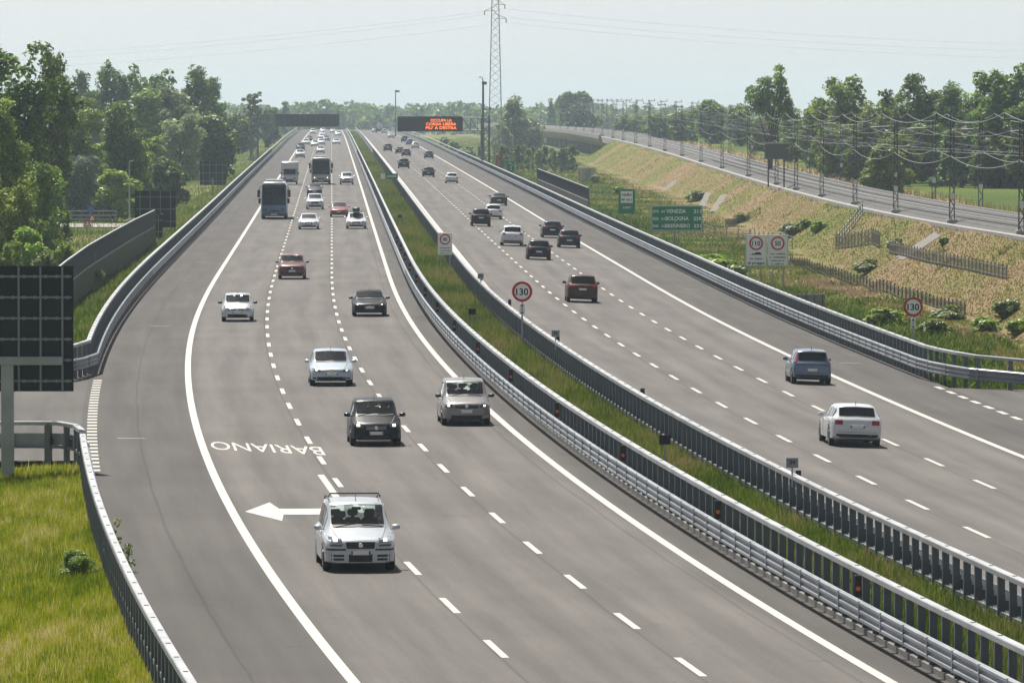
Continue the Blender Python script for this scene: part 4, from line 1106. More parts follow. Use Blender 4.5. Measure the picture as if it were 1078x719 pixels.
def car_pieces(sty, paint_m, lod, facing, opt):
    """returns a list of (name, MB, materials, smooth, parent_index)"""
    S = STY[sty]; st = stations(S, .075 if lod > 1 else (.12 if lod == 1 else .3)); L, W, H = S['L'], S['W'], S['H']; y0 = L / 2
    out = []
    body = MB(); rings = []
    for (y, t) in st:
        s = section(S, y, t); ring = [(x, y - y0 + bow(S, y, x), z) for x, z in s] + [(-x, y - y0 + bow(S, y, x), z) for x, z in reversed(s[1:-1])]
        rings.append(ring)
    n = len(rings[0]); vs = [p for r_ in rings for p in r_]
    fs = [(i * n + j, (i + 1) * n + j, (i + 1) * n + (j + 1) % n, i * n + (j + 1) % n) for i in range(len(rings) - 1) for j in range(n)]
    see = facing == 'front' and lod > 1       # near cars: open window holes and a cabin behind them
    cut = set()
    if see:
        cy, cz = S['cowl']; wy, wz = S['ws']; ry, rz_ = S['rr']; by, bz = S['rb']
        isw = lambda q: cy + .10 * (wy - cy) < q[0] < wy - .02 and q[1] < wz - .01
        isr = lambda q: q[0] > ry + .03 and bz + .02 < q[1] < rz_ - .035
        cut = {i for i in range(len(st) - 1) if (isw(st[i]) and isw(st[i + 1])) or (isr(st[i]) and isr(st[i + 1]))}
    fs += [tuple(range(n)), tuple(reversed(range((len(rings) - 1) * n, len(rings) * n)))]
    hole = lambda f: f[0] // n in cut and len(f) == 4 and 8 <= f[0] % n < 12
    body.add(vs, [f for f in fs if not hole(f)])
    out.append(('body', body, paint_m, True, None))
    bvh = BVHTree.FromPolygons([Vector(p) for p in vs], fs)
    def proj(mb, quad, front, nx=6, nz=3, e=.010, flip=False):
        """quad: bottom-inner, bottom-outer, top-outer, top-inner as (x,z)"""
        pts = []
        for j in range(nz):
            v = j / (nz - 1)
            for i in range(nx):
                u = i / (nx - 1)
                x = lerp(lerp(quad[0][0], quad[1][0], u), lerp(quad[3][0], quad[2][0], u), v); z = lerp(lerp(quad[0][1], quad[1][1], u), lerp(quad[3][1], quad[2][1], u), v)
                o = Vector((x, -6 if front else 6, z)); h = bvh.ray_cast(o, Vector((0, 1 if front else -1, 0)))
                if h[0] is None: h = (bvh.find_nearest(Vector((x, -y0 if front else y0, z)))[0],)
                p = h[0].copy(); p.y += -e if front else e; pts.append(tuple(p))
        sgn = (quad[1][0] - quad[0][0]) > 0
        k = len(mb.f); mb.grid(pts, nz, nx)
        if (not front) == sgn: mb.f[k:] = [tuple(reversed(f)) for f in mb.f[k:]]
    def rectf(x0, x1, z0_, z1, sl=0.): return [(x0, z0_), (x1, z0_ + sl), (x1, z1 + sl), (x0, z1)]
    gl = opt.get('glass', clear if see else glass)
    # windscreen and rear window
    def pane(sel, name, k, e, front):
        mb = MB(); pts = []; nx = 9
        for (y, t) in sel:
            s = section(S, y, t); xm = s[7][0] * k
            for i in range(nx):
                x = lerp(-xm, xm, i / (nx - 1)); pts.append((x, y - y0 + bow(S, y, x) + (-e if front else e), sec_z(s, x) + e * .6))
        mb.grid(pts, len(sel), nx)
        out.append((name, mb, gl if front else (clear if see else glass_dk), True, None))
    cy, cz = S['cowl']; wy, wz = S['ws']; ry, rz_ = S['rr']; by, bz = S['rb']
    pane([s for s in st if cy + .10 * (wy - cy) < s[0] < wy - .02 and s[1] < wz - .01] if lod else [(lerp(cy, wy, f), lerp(cz, wz, f)) for f in (.08, .5, .95)], 'windscreen', .93 if see else .90, .012, True)
    pane([s for s in st if s[0] > ry + .03 and bz + .02 < s[1] < rz_ - .035] if lod else [(lerp(ry, by, f), lerp(rz_, bz, f)) for f in (.1, .5, .95)], 'rear_window', .93 if see else .92, .012, False)
    # side windows
    spans = [(wy - .42, lerp(wy, ry, .36)), (lerp(wy, ry, .40), lerp(wy, ry, .86))] + ([(lerp(wy, ry, .90), ry + .12)] if sty in ('mpv', 'van', 'estate', 'suv', 'mini') else [])
    for s_ in (1, -1):
        for (a, b_) in spans:
            mb = MB(); pts = []
            sel = [q for q in st if a <= q[0] <= b_ and q[1] > cz] or [(a, np.interp(a, [q[0] for q in st], [q[1] for q in st])), (b_, np.interp(b_, [q[0] for q in st], [q[1] for q in st]))]
            for (y, t) in sel:
                s = section(S, y, t)
                for f in (.10, .5, .86): pts.append((s_ * (lerp(s[6][0], s[7][0], f) + .010), y - y0 + bow(S, y, lerp(s[6][0], s[7][0], f)), lerp(s[6][1], s[7][1], f) + .003))
            mb.grid(pts, len(sel), 3)
            if s_ < 0: mb.f = [tuple(reversed(f)) for f in mb.f]
            out.append(('side_window', mb, glass, True, None))
    if see:
        bl = S['belt'][-1][1]; hw = W / 2 * .80
        mb = MB(); mb.box((0, (cy + wy) / 2 - .1 - y0 + .12, cz - .12), (hw * 1.9, (wy - cy) * .9, .16), bev=.04); out.append(('dashboard', mb, dash_m, False, None))
        mb = MB(); mb.box((0, (wy + ry) / 2 - y0, .55), (hw * 1.9, ry - wy + 1.3, .08)); out.append(('cabin_floor', mb, cabin_m, False, None))
        for yy, xs in ((wy + .55, (-.37, .37)), (wy + 1.45, (-.45, 0, .45))):
            for x_ in xs:
                mb = MB(); mb.box((x_, yy - y0, bl - .14), (.48 if len(xs) == 2 else .42, .14, .62), bev=.05); mb.box((x_, yy - y0 + .02, bl + .30), (.27, .09, .17), bev=.035); mb.box((x_, yy - y0 + .02, bl + .18), (.10, .03, .12)); out.append(('seat', mb, seat_m, False, None))
        mb = MB(); th_ = [2 * math.pi * i / 16 for i in range(17)]
        mb.chain([(.37 + .18 * math.cos(a), wy + .02 - y0 + .06 * math.sin(a), bl + .02 + .17 * math.sin(a)) for a in th_], .018, 5); out.append(('steering_wheel', mb, blackp, True, None))
        mb = MB(); mb.box((0, wy - .06 - y0, wz - .16), (.24, .04, .08), bev=.015); out.append(('rear_view_mirror', mb, blackp, False, None))
    # underside
    mb = MB(); mb.box((0, 0, .31), (W * .70, L - .8, .24)); mb.box((0, 0, .40), (W * .9, S['bx'] - S['ax'] - .8, .3)); out.append(('underbody', mb, blackp, False, None))
    # wheels
    r = S['wr']
    for a in (S['ax'], S['bx']):
        for s_ in (1, -1):
            x = s_ * (W / 2 - .125)
            mb = MB(); mb.lathe([(-.10, r * .62), (-.105, r * .93), (-.07, r), (.07, r), (.105, r * .93), (.10, r * .62)], 22 if lod > 1 else 12, 'x', (x, a - y0, r)); wi = len(out); out.append(('wheel', mb, tyre_m, True, None))
            if lod:
                mb = MB(); mb.lathe([(-.085, r * .66), (-.085 + .07 * (s_ > 0), r * .66), (.085 - .07 * (s_ < 0), r * .66), (.085, r * .66)] if False else [(s_ * .06, r * .66), (s_ * .104, r * .64), (s_ * .092, r * .55), (s_ * .075, r * .14), (s_ * .09, r * .08)][::s_], 16, 'x', (x, a - y0, r)); out.append(('rim', mb, rim_m, False, wi))
    # lamps, grille, plates
    x0, x1, za, zb_, sl = S['hl']
    for s_ in (1, -1):
        mb = MB(); proj(mb, [(s_ * x0 * W / 2, za), (s_ * x1 * W / 2, za + sl), (s_ * x1 * W / 2, zb_ + sl), (s_ * x0 * W / 2, zb_ - .02)], True); hi = len(out); out.append(('headlight', mb, lampg, True, None))
        if opt.get('lit') and lod:
            lx = s_ * lerp(x0, x1, .5) * W / 2; lz = (za + zb_ + sl) / 2; d = opt['lit']
            mb = MB(); proj(mb, rectf(lx - d, lx + d, lz - d * .8, lz + d * .8), True, 3, 3, .022); out.append(('bulb', mb, lamp_lit, True, hi))
        if S.get('tl'):
            a0, a1, b0, b1 = S['tl']
            mb = MB(); proj(mb, [(s_ * a0 * W / 2, b0), (s_ * a1 * W / 2, b0), (s_ * a1 * W / 2 * (.93 if b1 > 1.15 else 1), b1), (s_ * a0 * W / 2 * (.95 if b1 > 1.15 else 1), b1)], False, 5, 6, .016); out.append(('tail_light', mb, tail_m, True, None))
    gx, g0, g1 = S['grille']; mb = MB(); gw = gx * W / 2
    proj(mb, [(-gw * .94, g0), (gw * .94, g0), (gw, g1), (-gw, g1)], True, 9, 4); gi = len(out); out.append(('grille', mb, opt.get('grille', blackp), True, None))
    if lod > 1:
        mb = MB(); proj(mb, rectf(-.055, .055, (g0 + g1) / 2 - .055, (g0 + g1) / 2 + .055), True, 3, 3, .025); em = mb
        c_ = sum((Vector(p) for p in em.v), Vector()) / len(em.v); mb = MB(); mb.lathe([(-.03, .058), (.0, .066)], 18, 'y', tuple(c_)); mb.lathe([(-.036, .038), (-.031, .038)], 14, 'y', tuple(c_)); out.append(('emblem', mb, chrome, True, None))
        for k in (1, 2):
            mb = MB(); z_ = lerp(g0, g1, k / 3); proj(mb, rectf(-gw * .9, gw * .9, z_ - .008, z_ + .008), True, 9, 2, .018); out.append(('grille_bar', mb, opt.get('bar', greyp), True, gi))
    lx, l0, l1 = S['low']; mb = MB(); proj(mb, rectf(-lx * W / 2, lx * W / 2, l0, l1), True, 9, 3); out.append(('lower_intake', mb, blackp, True, None))
    if lod > 1 and S.get('fog'):
        for s_ in (1, -1):
            f0, f1, f2, f3 = S['fog']; mb = MB()
            if sty == 'mpv':
                for q0, q1 in ((f2, f2 + .055), (f3 - .055, f3)): proj(mb, rectf(s_ * f0 * W / 2, s_ * f1 * W / 2, q0, q1), True, 5, 2)
            else: proj(mb, rectf(s_ * f0 * W / 2, s_ * f1 * W / 2, f2, f3), True, 4, 3)
            out.append(('fog_lamp_recess', mb, blackp, True, None))
    if lod > 1 and S.get('strip'):
        for s_ in (1, -1):
            f0, f1, f2, f3 = S['strip']; mb = MB(); proj(mb, rectf(s_ * f0 * W / 2, s_ * f1 * W / 2, f2, f3), True, 7, 2, .02); out.append(('bumper_strip', mb, blackp, True, None))
            mb = MB(); proj(mb, rectf(s_ * .50 * W / 2, s_ * .84 * W / 2, .655, .705, .01), True, 5, 2, .012); out.append(('side_lamp', mb, mat('dark_lamp', (.10, .11, .13), .15, .3, .8, .5), True, None))
    def plate(front, z):
        h = bvh.ray_cast(Vector((0, -6 if front else 6, z)), Vector((0, 1 if front else -1, 0)))
        y = h[0].y if h[0] is not None else (-y0 if front else y0); s = -1 if front else 1
        mb = MB(); mb.box((0, y + s * .03, z), (.50, .03, .115), bev=.006); pi = len(out); out.append(('number_plate', mb, opt.get('plate', plate_m), False, None))
        if lod:
            mb = MB()
            for x in (-.225, .225): mb.box((x, y + s * .0465, z), (.04, .004, .10))
            out.append(('blue_band', mb, plate_b, False, pi))
    plate(True, S['plate']); plate(False, S['rplate'])
    if facing == 'rear' or lod > 1:
        mb = MB(); proj(mb, rectf(-.80 * W / 2, .80 * W / 2, .315, .44 if sty in ('estate', 'suv') else .40), False, 9, 3, .012); out.append(('rear_bumper_insert', mb, blackp, True, None))
    # mirrors
    for s_ in (1, -1):
        yb = wy - .48; t = float(np.interp(yb, [q[0] for q in st], [q[1] for q in st])); s = section(S, yb, t)
        xm = s[6][0]; zm = s[6][1] + .09
        mb = MB(); q = []
        for (fy, k) in ((-.10, .45), (-.06, .85), (.0, 1.), (.05, .96), (.07, .9)):
            for i in range(10):
                a = 2 * math.pi * i / 10; ca, sa = math.cos(a), math.sin(a)
                q.append((s_ * (xm + .14 + k * .115 * math.copysign(abs(ca)**.7, ca)), yb - y0 + .10 + fy, zm + k * .075 * math.copysign(abs(sa)**.7, sa)))
        f = [(i * 10 + j, i * 10 + (j + 1) % 10, (i + 1) * 10 + (j + 1) % 10, (i + 1) * 10 + j) for i in range(4) for j in range(10)] + [tuple(range(10)), tuple(reversed(range(40, 50)))]
        mb.add(q, f); mb.box((s_ * (xm + .02), yb - y0 + .10, zm - .05), (.14, .06, .03)); out.append(('mirror', mb, opt.get('mirror', paint_m), True, None))
    # cowl and wipers
    if lod and facing == 'front':
        mb = MB(); pts = []
        for f in (-.04, .085):
            y = lerp(cy, wy, f); t = float(np.interp(y, [q[0] for q in st], [q[1] for q in st])); s = section(S, y, t); xm = s[7][0] * .92
            for i in range(9):
                x = lerp(-xm, xm, i / 8); pts.append((x, y - y0 - .006 + bow(S, y, x), sec_z(s, x) + .012))
        mb.grid(pts, 2, 9); out.append(('cowl', mb, blackp, True, None))
    if lod > 1:
        if facing == 'front':
            for s_, xa, xb in ((1, .1, .62), (1, -.62, -.05)):
                ya = lerp(cy, wy, .10); p = (xa, ya - y0 - .03, float(np.interp(ya, [q[0] for q in st], [q[1] for q in st])) + .015); yb = lerp(cy, wy, .16); q_ = (xb, yb - y0 - .03, float(np.interp(yb, [q[0] for q in st], [q[1] for q in st])) - .0)
                mb = MB(); mb.tube(p, q_, .012, n=4); out.append(('wiper', mb, blackp, False, None))
        # bonnet shut lines or tailgate line
        mb = MB()
        if facing == 'rear':
            zt = S['rplate'] + .16
            proj(mb, rectf(-.74 * W / 2, .74 * W / 2, .505, .515), False, 11, 2, .006); out.append(('tailgate_gap', mb, blackp, True, None))
        else:
            ya, yb_ = st[2][0] + .10, cy - .02
            for s_ in (1, -1):
                pts = []
                for k in range(9):
                    y = lerp(ya, yb_, k / 8); t = float(np.interp(y, [q[0] for q in st], [q[1] for q in st])); sc_ = section(S, y, t); x = sc_[7][0] * lerp(.80, .97, k / 8)
                    for e in (-.010, .010): pts.append((s_ * (x + e), y - y0 + bow(S, y, x), sec_z(sc_, x + e) + .007))
                mb = MB(); mb.grid(pts, 9, 2); out.append(('bonnet_gap', mb, blackp, True, None))
        mb = MB()
        for s_ in (1, -1):       # door gaps
            for yy_ in (wy - .30, lerp(wy, ry, .38), lerp(wy, ry, .88)):
                t = float(np.interp(yy_, [q[0] for q in st], [q[1] for q in st])); sc_ = section(S, yy_, t); pts = []
                for (x, z) in sc_[2:6]:
                    for e in (-.008, .008): pts.append((s_ * (x + .006), yy_ + e - y0 + bow(S, yy_, x), max(z, .32)))
                mb = MB(); mb.grid(pts, 4, 2); out.append(('door_gap', mb, blackp, True, None))
        # rear-view mirror and antenna
        mb = MB(); yy = lerp(wy, ry, .08); tt = float(np.interp(yy, [q[0] for q in st], [q[1] for q in st]))
        if facing == 'rear': yy = ry - .25; tt = float(np.interp(yy, [q[0] for q in st], [q[1] for q in st]))
        mb.tube((.0, yy - y0, tt - .01), (.0, yy - y0 + .12, tt + .16), .012, .006, 5); out.append(('antenna', mb, blackp, False, None))
    if opt.get('extra'): opt['extra'](S, st, out, y0)
    return out
def rails_extra(S, st, out, y0):
    T = lambda y: float(np.interp(y, [q[0] for q in st], [q[1] for q in st]))
    xr = S['W'] / 2 * S['xr'] * .95
    for s_ in (1, -1):
        ys = np.linspace(S['ws'][0] + .15, S['rr'][0] - .1, 8)
        pts = [(s_ * xr, y - y0, T(y) - .06 + (.0 if i in (0, 7) else .09)) for i, y in enumerate(ys)]
        mb = MB(); mb.chain(pts, .02, 6); out.append(('roof_rail', mb, blackp, True, None))
    for yy in (S['ws'][0] + .75,):
        mb = MB(); mb.chain([(-xr, yy - y0, T(yy) + .03), (-xr * .92, yy - y0, T(yy) + .13), (xr * .92, yy - y0, T(yy) + .13), (xr, yy - y0, T(yy) + .03)], .022, 6); out.append(('roof_bar', mb, greyp, True, None))
def roofbox_extra(S, st, out, y0):
    mb = MB(); q = []
    for (y, k) in ((-.95, .3), (-.85, .7), (-.5, 1), (.5, 1), (.95, .85), (1.05, .5)):
        for i in range(12):
            a = 2 * math.pi * i / 12; ca, sa = math.cos(a), math.sin(a)
            q.append((.34 * k * math.copysign(abs(ca)**.6, ca), y + .1, S['H'] + .27 + .19 * k * math.copysign(abs(sa)**.6, sa)))
    mb.add(q, [(i * 12 + j, i * 12 + (j + 1) % 12, (i + 1) * 12 + (j + 1) % 12, (i + 1) * 12 + j) for i in range(5) for j in range(12)] + [tuple(range(12)), tuple(reversed(range(60, 72)))])
    out.append(('roof_box', mb, blackp, True, None))
    for yy in (-.4, .6):
        mb = MB(); mb.box((0, yy + .1, S['H'] + .05), (1.1, .06, .05)); out.append(('roof_bar', mb, blackp, False, None))

def place(root, X, d, z, L, ax, facing):
    h = heading(d); s = L / 2 - ax
    root.location = (X + math.sin(h) * s, d + math.cos(h) * s, z + .006)
    if facing == 'rear':
        root.location = (X + math.sin(h) * s, d + math.cos(h) * s, z + .006); root.rotation_euler = (0, -math.atan(.035), math.pi - h)
    else: root.rotation_euler = (0, 0, -h)
def assemble(pieces, name, label, cat, group, lod):
    if lod == 0:
        big = MB(); mats = []
        for (nm, mb, m_, sm, par) in pieces:
            if m_ not in mats: mats.append(m_)
            big.add(mb.v, mb.f, mats.index(m_))
        o = big.build(name, mats, None, smooth=True, angle=40); return tag(o, label, cat, group)
    t = thing(name, (0, 0, 0), label, cat, group); objs = []
    for (nm, mb, m_, sm, par) in pieces:
        objs.append(mb.build(nm, m_, objs[par] if par is not None else t, smooth=sm, angle=48))
    return t
GL = 'cars coming toward the bridge'; GR = 'cars driving away from the bridge'
P_ = dict(
  white=paint('white_car_paint', (.56, .585, .61)), pearl=paint('silver_white_car_paint', (.42, .455, .49), .15), silver=paint('silver_car_paint', (.52, .54, .55), .55), grey=paint('warm_grey_car_paint', (.20, .19, .185), .45),
  dgrey=paint('dark_grey_car_paint', (.045, .048, .054), .3), black=paint('black_car_paint', (.005, .0055, .007)), navy=paint('navy_car_paint', (.007, .010, .022)), slate=paint('slate_blue_car_paint', (.07, .115, .18), .35),
  red=paint('red_car_paint', (.25, .010, .014)), orange=paint('red_orange_car_paint', (.13, .016, .010), .1), brown=paint('brown_car_paint', (.062, .024, .016), .3), ice=paint('ice_white_car_paint', (.40, .47, .54), .15), blue=paint('blue_car_paint', (.05, .10, .22), .2))
# style, paint, photo pixel under the visible wheels, facing, label, options
CARS = [
 ('mpv', 'pearl', 377, 600.5, 'front', 'white people carrier with roof bars beside the turn arrow, nearest car on the road', dict(lit=.05, extra=rails_extra)),
 ('mini', 'black', 395, 469, 'front', 'small tall black car with both headlights lit, just behind the white people carrier', dict(lit=.055, grille=greyp, bar=chrome)),
 ('van', 'grey', 490, 447.5, 'front', 'grey minivan driving in the lane next to the median guard rail', dict(lit=.04, mirror=blackp)),
 ('hatch', 'ice', 348.5, 406, 'front', 'pale ice white hatchback with white lamp strips, in the middle lane behind the black compact', dict(bar=chrome, lit=.035)),
 ('sedan', 'black', 389, 333, 'front', 'low black sedan with a large dark grille in the lane by the median', dict(lit=.03, bar=greyp)),
 ('small', 'silver', 250, 338.5, 'front', 'small silver hatchback alone in the outer left lane', dict(mirror=blackp)),
 ('suv', 'orange', 307.5, 294, 'front', 'red crossover with a black lower front and sun glinting on its screen', dict(mirror=blackp)),
 ('sedan', 'white', 325, 241.5, 'front', 'white car in the middle lane ahead of the pale off-roader', {}),
 ('estate', 'white', 375, 241, 'front', 'white estate car carrying a black roof box', dict(extra=roofbox_extra)),
 ('hatch', 'red', 357, 228.5, 'front', 'bright red hatchback beside the car with the roof box', {}),
 ('suv', 'white', 331.5, 220.5, 'front', 'white off-roader with a dark lower front, behind the white car in the middle lane', dict(grille=blackp)),
 ('hatch', 'dgrey', 331, 206, 'front', 'dark grey car tucked right behind the white off-roader', {}),
 ('suv', 'silver', 365, 194.5, 'front', 'silver and dark off-roader beside the second coach, in the lane by the median', {}),
 ('suv', 'white', 316, 166.5, 'front', 'white faced off-roader on the lane line ahead of a dark blue van', {}),
 ('van', 'navy', 316.5, 158.5, 'front', 'dark blue van close behind a white faced off-roader', {}),
 ('small', 'white', 337.5, 161.5, 'front', 'white small car, nearest of the distant cluster in the middle lane', {}),
 ('hatch', 'silver', 331.5, 154.5, 'front', 'silver car just left of the distant middle lane cluster', {}),
 ('hatch', 'silver', 338.3, 152.5, 'front', 'silver car second in the distant middle lane cluster', {}),
 ('sedan', 'white', 354, 152.2, 'front', 'white car alone in the median lane beyond the second coach', {}),
 ('sedan', 'white', 322, 152.6, 'front', 'white sedan behind the dark blue van on the far outer lane', {}),
 ('hatch', 'blue', 343.5, 148.7, 'front', 'blue car at the right edge of the distant middle lane cluster', {}),
 ('small', 'dgrey', 325.6, 149.0, 'front', 'dark car half hidden behind the far white sedan', {}),
 ('hatch', 'white', 338.5, 146.4, 'front', 'white car third in the distant middle lane cluster', {}),
 ('hatch', 'white', 339.4, 143.4, 'front', 'distant white car under the grey gantry housing, middle lane', {}),
 ('hatch', 'silver', 356, 143.2, 'front', 'distant silver car under the gantry, lane by the median', {}),
 ('van', 'white', 329.5, 141.2, 'front', 'distant white van under the gantry, outer lane', {}),
 ('small', 'white', 350.4, 140.1, 'front', 'tiny white car under the right end of the gantry housing', {}),
 ('hatch', 'silver', 340, 139.6, 'front', 'tiny silver car at the crest, middle lane', {}),
 ('estate', 'white', 899, 469.5, 'rear', 'white estate car with dark rear glass, nearest on the right carriageway', {}),
 ('small', 'slate', 853.5, 404.5, 'rear', 'blue grey small hatchback with tall red lamps on the outer line', dict(plate=plate_m)),
 ('suv', 'brown', 612.5, 318.5, 'rear', 'brown crossover with pale number plate beyond the median 130 sign', {}),
 ('hatch', 'black', 567, 273.5, 'rear', 'black hatchback nearest of the dark cluster on the right carriageway', {}),
 ('suv', 'white', 539, 259, 'rear', 'white pale backed crossover left of the black hatchback', {}),
 ('hatch', 'navy', 599, 261, 'rear', 'dark navy hatchback on the right of the dark cluster', {}),
 ('estate', 'black', 581, 250.5, 'rear', 'black estate car beside and behind the navy hatchback', {}),
 ('suv', 'black', 506, 238.3, 'rear', 'black boxy off-roader in the lane nearest the median', {}),
 ('hatch', 'silver', 519, 231, 'rear', 'silver hatchback beside the boxy black off-roader', {}),
 ('sedan', 'dgrey', 525, 216.3, 'rear', 'grey sedan close to the outer edge line, ahead of the silver hatchback', {}),
 ('hatch', 'white', 475.5, 193.3, 'rear', 'white hatchback alone beyond the green median sign', {}),
 ('hatch', 'navy', 451, 186.6, 'rear', 'dark blue hatchback ahead of the lone white hatchback', {}),
 ('suv', 'black', 425, 177.5, 'rear', 'black off-roader with the lane by the median to itself', {}),
 ('hatch', 'dgrey', 451.5, 167.2, 'rear', 'dark grey car by the outer line, beyond the dark blue hatchback', {}),
 ('hatch', 'dgrey', 427.6, 164.8, 'rear', 'dark grey car, right one of a distant pair in the middle lane', {}),
 ('sedan', 'black', 421, 162.2, 'rear', 'black sedan, left one of a distant pair in the middle lane', {}),
 ('suv', 'dgrey', 408.3, 159.5, 'rear', 'dark grey crossover in the median lane ahead of the black off-roader', {}),
 ('hatch', 'silver', 437.2, 156.5, 'rear', 'silver car nearest of three under the black message screen', {}),
 ('hatch', 'blue', 431.2, 152.9, 'rear', 'blue car in the middle of three under the black message screen', {}),
 ('suv', 'navy', 426, 149.8, 'rear', 'dark blue car farthest of three under the black message screen', {}),
 ('sedan', 'silver', 411.7, 145.8, 'rear', 'silver sedan alone left of the message screen', {}),
 ('small', 'white', 404.5, 140.6, 'rear', 'tiny pale car at the crest of the right carriageway', {}),
 ('hatch', 'silver', 394.3, 139.9, 'rear', 'tiny silver car at the crest beside the median', {}),
]
for (sty, pk, px, py, facing, label, opt) in CARS:
    X, d, z = trace(px, py); S = STY[sty]
    wpx = S['W'] * FPX / d; lod = 2 if wpx > 24 else (1 if wpx > 11.5 else 0)
    o = assemble(car_pieces(sty, P_[pk], lod, facing, opt), 'car', label, 'car', GL if facing == 'front' else GR, lod)
    ax = S['ax'] if facing == 'front' else S['L'] - S['bx']
    place(o, X, d, z, S['L'], ax, facing)

# ------------------------------------------------------------------ coaches, motorhome, lorry
def coach(px, py, label, body_m, low_m, lit):
    X, d, z = trace(px, py); t = thing('coach', (0, 0, 0), label, 'coach', 'coaches coming toward the bridge')
    L, W, H = 12., 2.5, 3.55
    pr = [(0, .32), (W * .40, .32), (W * .485, .40), (W * .5, .9), (W * .5, 1.9), (W * .475, 3.2), (W * .42, H - .10), (W * .3, H - .02), (0, H)]
    mb = MB(); rings = []
    for (y, kx, kz, zs) in ((0., .90, .975, 0), (.06, .965, .99, 0), (.22, 1, 1, 0), (L * .5, 1, 1, 0), (L - .15, 1, 1, 0), (L, .95, .98, 0)):
        s = [(x * kx, .32 + (zz - .32) * kz) for x, zz in pr]
        rings.append([(x, y - L / 2, zz) for x, zz in s] + [(-x, y - L / 2, zz) for x, zz in reversed(s[1:-1])])
    n = len(rings[0]); mb.add([p for r_ in rings for p in r_], [(i * n + j, (i + 1) * n + j, (i + 1) * n + (j + 1) % n, i * n + (j + 1) % n) for i in range(5) for j in range(n)] + [tuple(range(n)), tuple(reversed(range(5 * n, 6 * n)))])
    mb.build('body', body_m, t, smooth=True, angle=40)
    def front(nm, x0, x1, z0_, z1, m_, e=.03, parent=None, bow=.06):
        mb = MB(); pts = []
        for v in (z0_, (z0_ + z1) / 2, z1):
            for i in range(9):
                u = lerp(x0, x1, i / 8); pts.append((u, -L / 2 - e - bow * (1 - (u / 1.25)**2), v))
        mb.grid(pts, 3, 9); k = len(pts); pts2 = [(p[0], p[1] + e + .1, p[2]) for p in pts]; mb.add(pts2, [])
        rim = [0, 1, 2, 3, 4, 5, 6, 7, 8, 17, 26, 25, 24, 23, 22, 21, 20, 19, 18, 9]
        mb.f += [(a, b_, b_ + k, a + k) for a, b_ in zip(rim, rim[1:] + rim[:1])]; mb.mi += [0] * len(rim)
        return mb.build(nm, m_, parent or t)
    ws = front('windscreen', -1.12, 1.12, 1.32, 3.30, mat('coach_glass', (.004, .009, .018), .10, 0, .3, 0.))
    front('sun_visor', -1.10, 1.10, 3.02, 3.28, blackp, .045, ws)
    front('front_panel', -1.16, 1.16, .62, 1.28, low_m)
    front('bumper', -1.18, 1.18, .30, .60, greyp, .05)
    front('number_plate', -.30, .30, .40, .52, plate_m, .075)
    front('grille', -.45, .45, .72, .86, blackp, .05)
    for s_ in (-1, 1):
        h = front('headlight', s_ * .62, s_ * 1.04, .78, 1.02, lampg, .05, None)
        if lit: front('bulb', s_ * .76, s_ * .92, .84, .98, lamp_lit, .075, h)
        mb = MB(); mb.box((s_ * (W / 2 + .015), .3, 2.35), (.03, L - 1.6, 1.15)); mb.build('side_window', glass_dk, t)
        mb = MB(); mb.chain([(s_ * 1.15, -L / 2 + .2, 3.1), (s_ * 1.35, -L / 2 - .25, 3.05), (s_ * 1.42, -L / 2 - .38, 2.8)], .04, 6); a = mb.build('mirror_arm', blackp, t)
        mb = MB(); mb.box((s_ * 1.45, -L / 2 - .38, 2.45), (.26, .14, .72), bev=.03); mb.build('mirror', blackp, t)
        mb = MB(); mb.box((s_ * 1.38, -L / 2 - .1, 1.75), (.22, .14, .5), bev=.03); mb.build('mirror', blackp, t)
        for y in (2.6, 9.0):
            mb = MB(); mb.lathe([(-.15, .34), (-.15, .48), (-.1, .51), (.1, .51), (.15, .48), (.15, .34)], 20, 'x', (s_ * 1.08, y - L / 2, .51)); w = mb.build('wheel', tyre_m, t, smooth=True)
            mb = MB(); mb.lathe([(s_ * .1, .34), (s_ * .16, .33), (s_ * .14, .1)][::s_], 14, 'x', (s_ * 1.08, y - L / 2, .51)); mb.build('rim', rim_m, w)
        mb = MB(); mb.tube((s_ * .5, -L / 2 - .17, 1.36), (s_ * .1, -L / 2 - .16, 2.1), .025); mb.build('wiper', blackp, t)
    mb = MB(); mb.box((0, -1.5, H + .08), (1.6, 1.8, .22), bev=.06); mb.box((0, 2.5, H + .07), (1.4, 1.2, .18), bev=.06); mb.build('roof_unit', mat('roof_unit_grey', (.45, .46, .47), .6), t)
    mb = MB(); mb.box((0, 0, .42), (2.1, L - 1.5, .3)); mb.build('underbody', blackp, t)
    place(t, X, d, z, L, .2, 'front'); return t
coach(288.5, 231, 'nearer coach with a tall dark blue windscreen and blue front panel, in the outer lane', mat('coach_silver', (.42, .45, .48), .3, .3, .5, .5), mat('coach_blue_panel', (.06, .15, .30), .35, .1, .4, .3), False)
coach(338, 194.5, 'farther grey coach with lit headlights in the middle lane', mat('coach_grey', (.40, .41, .42), .35, .3, .5, .5), mat('coach_grey_panel', (.36, .37, .38), .3, .3, .5, .6), True)
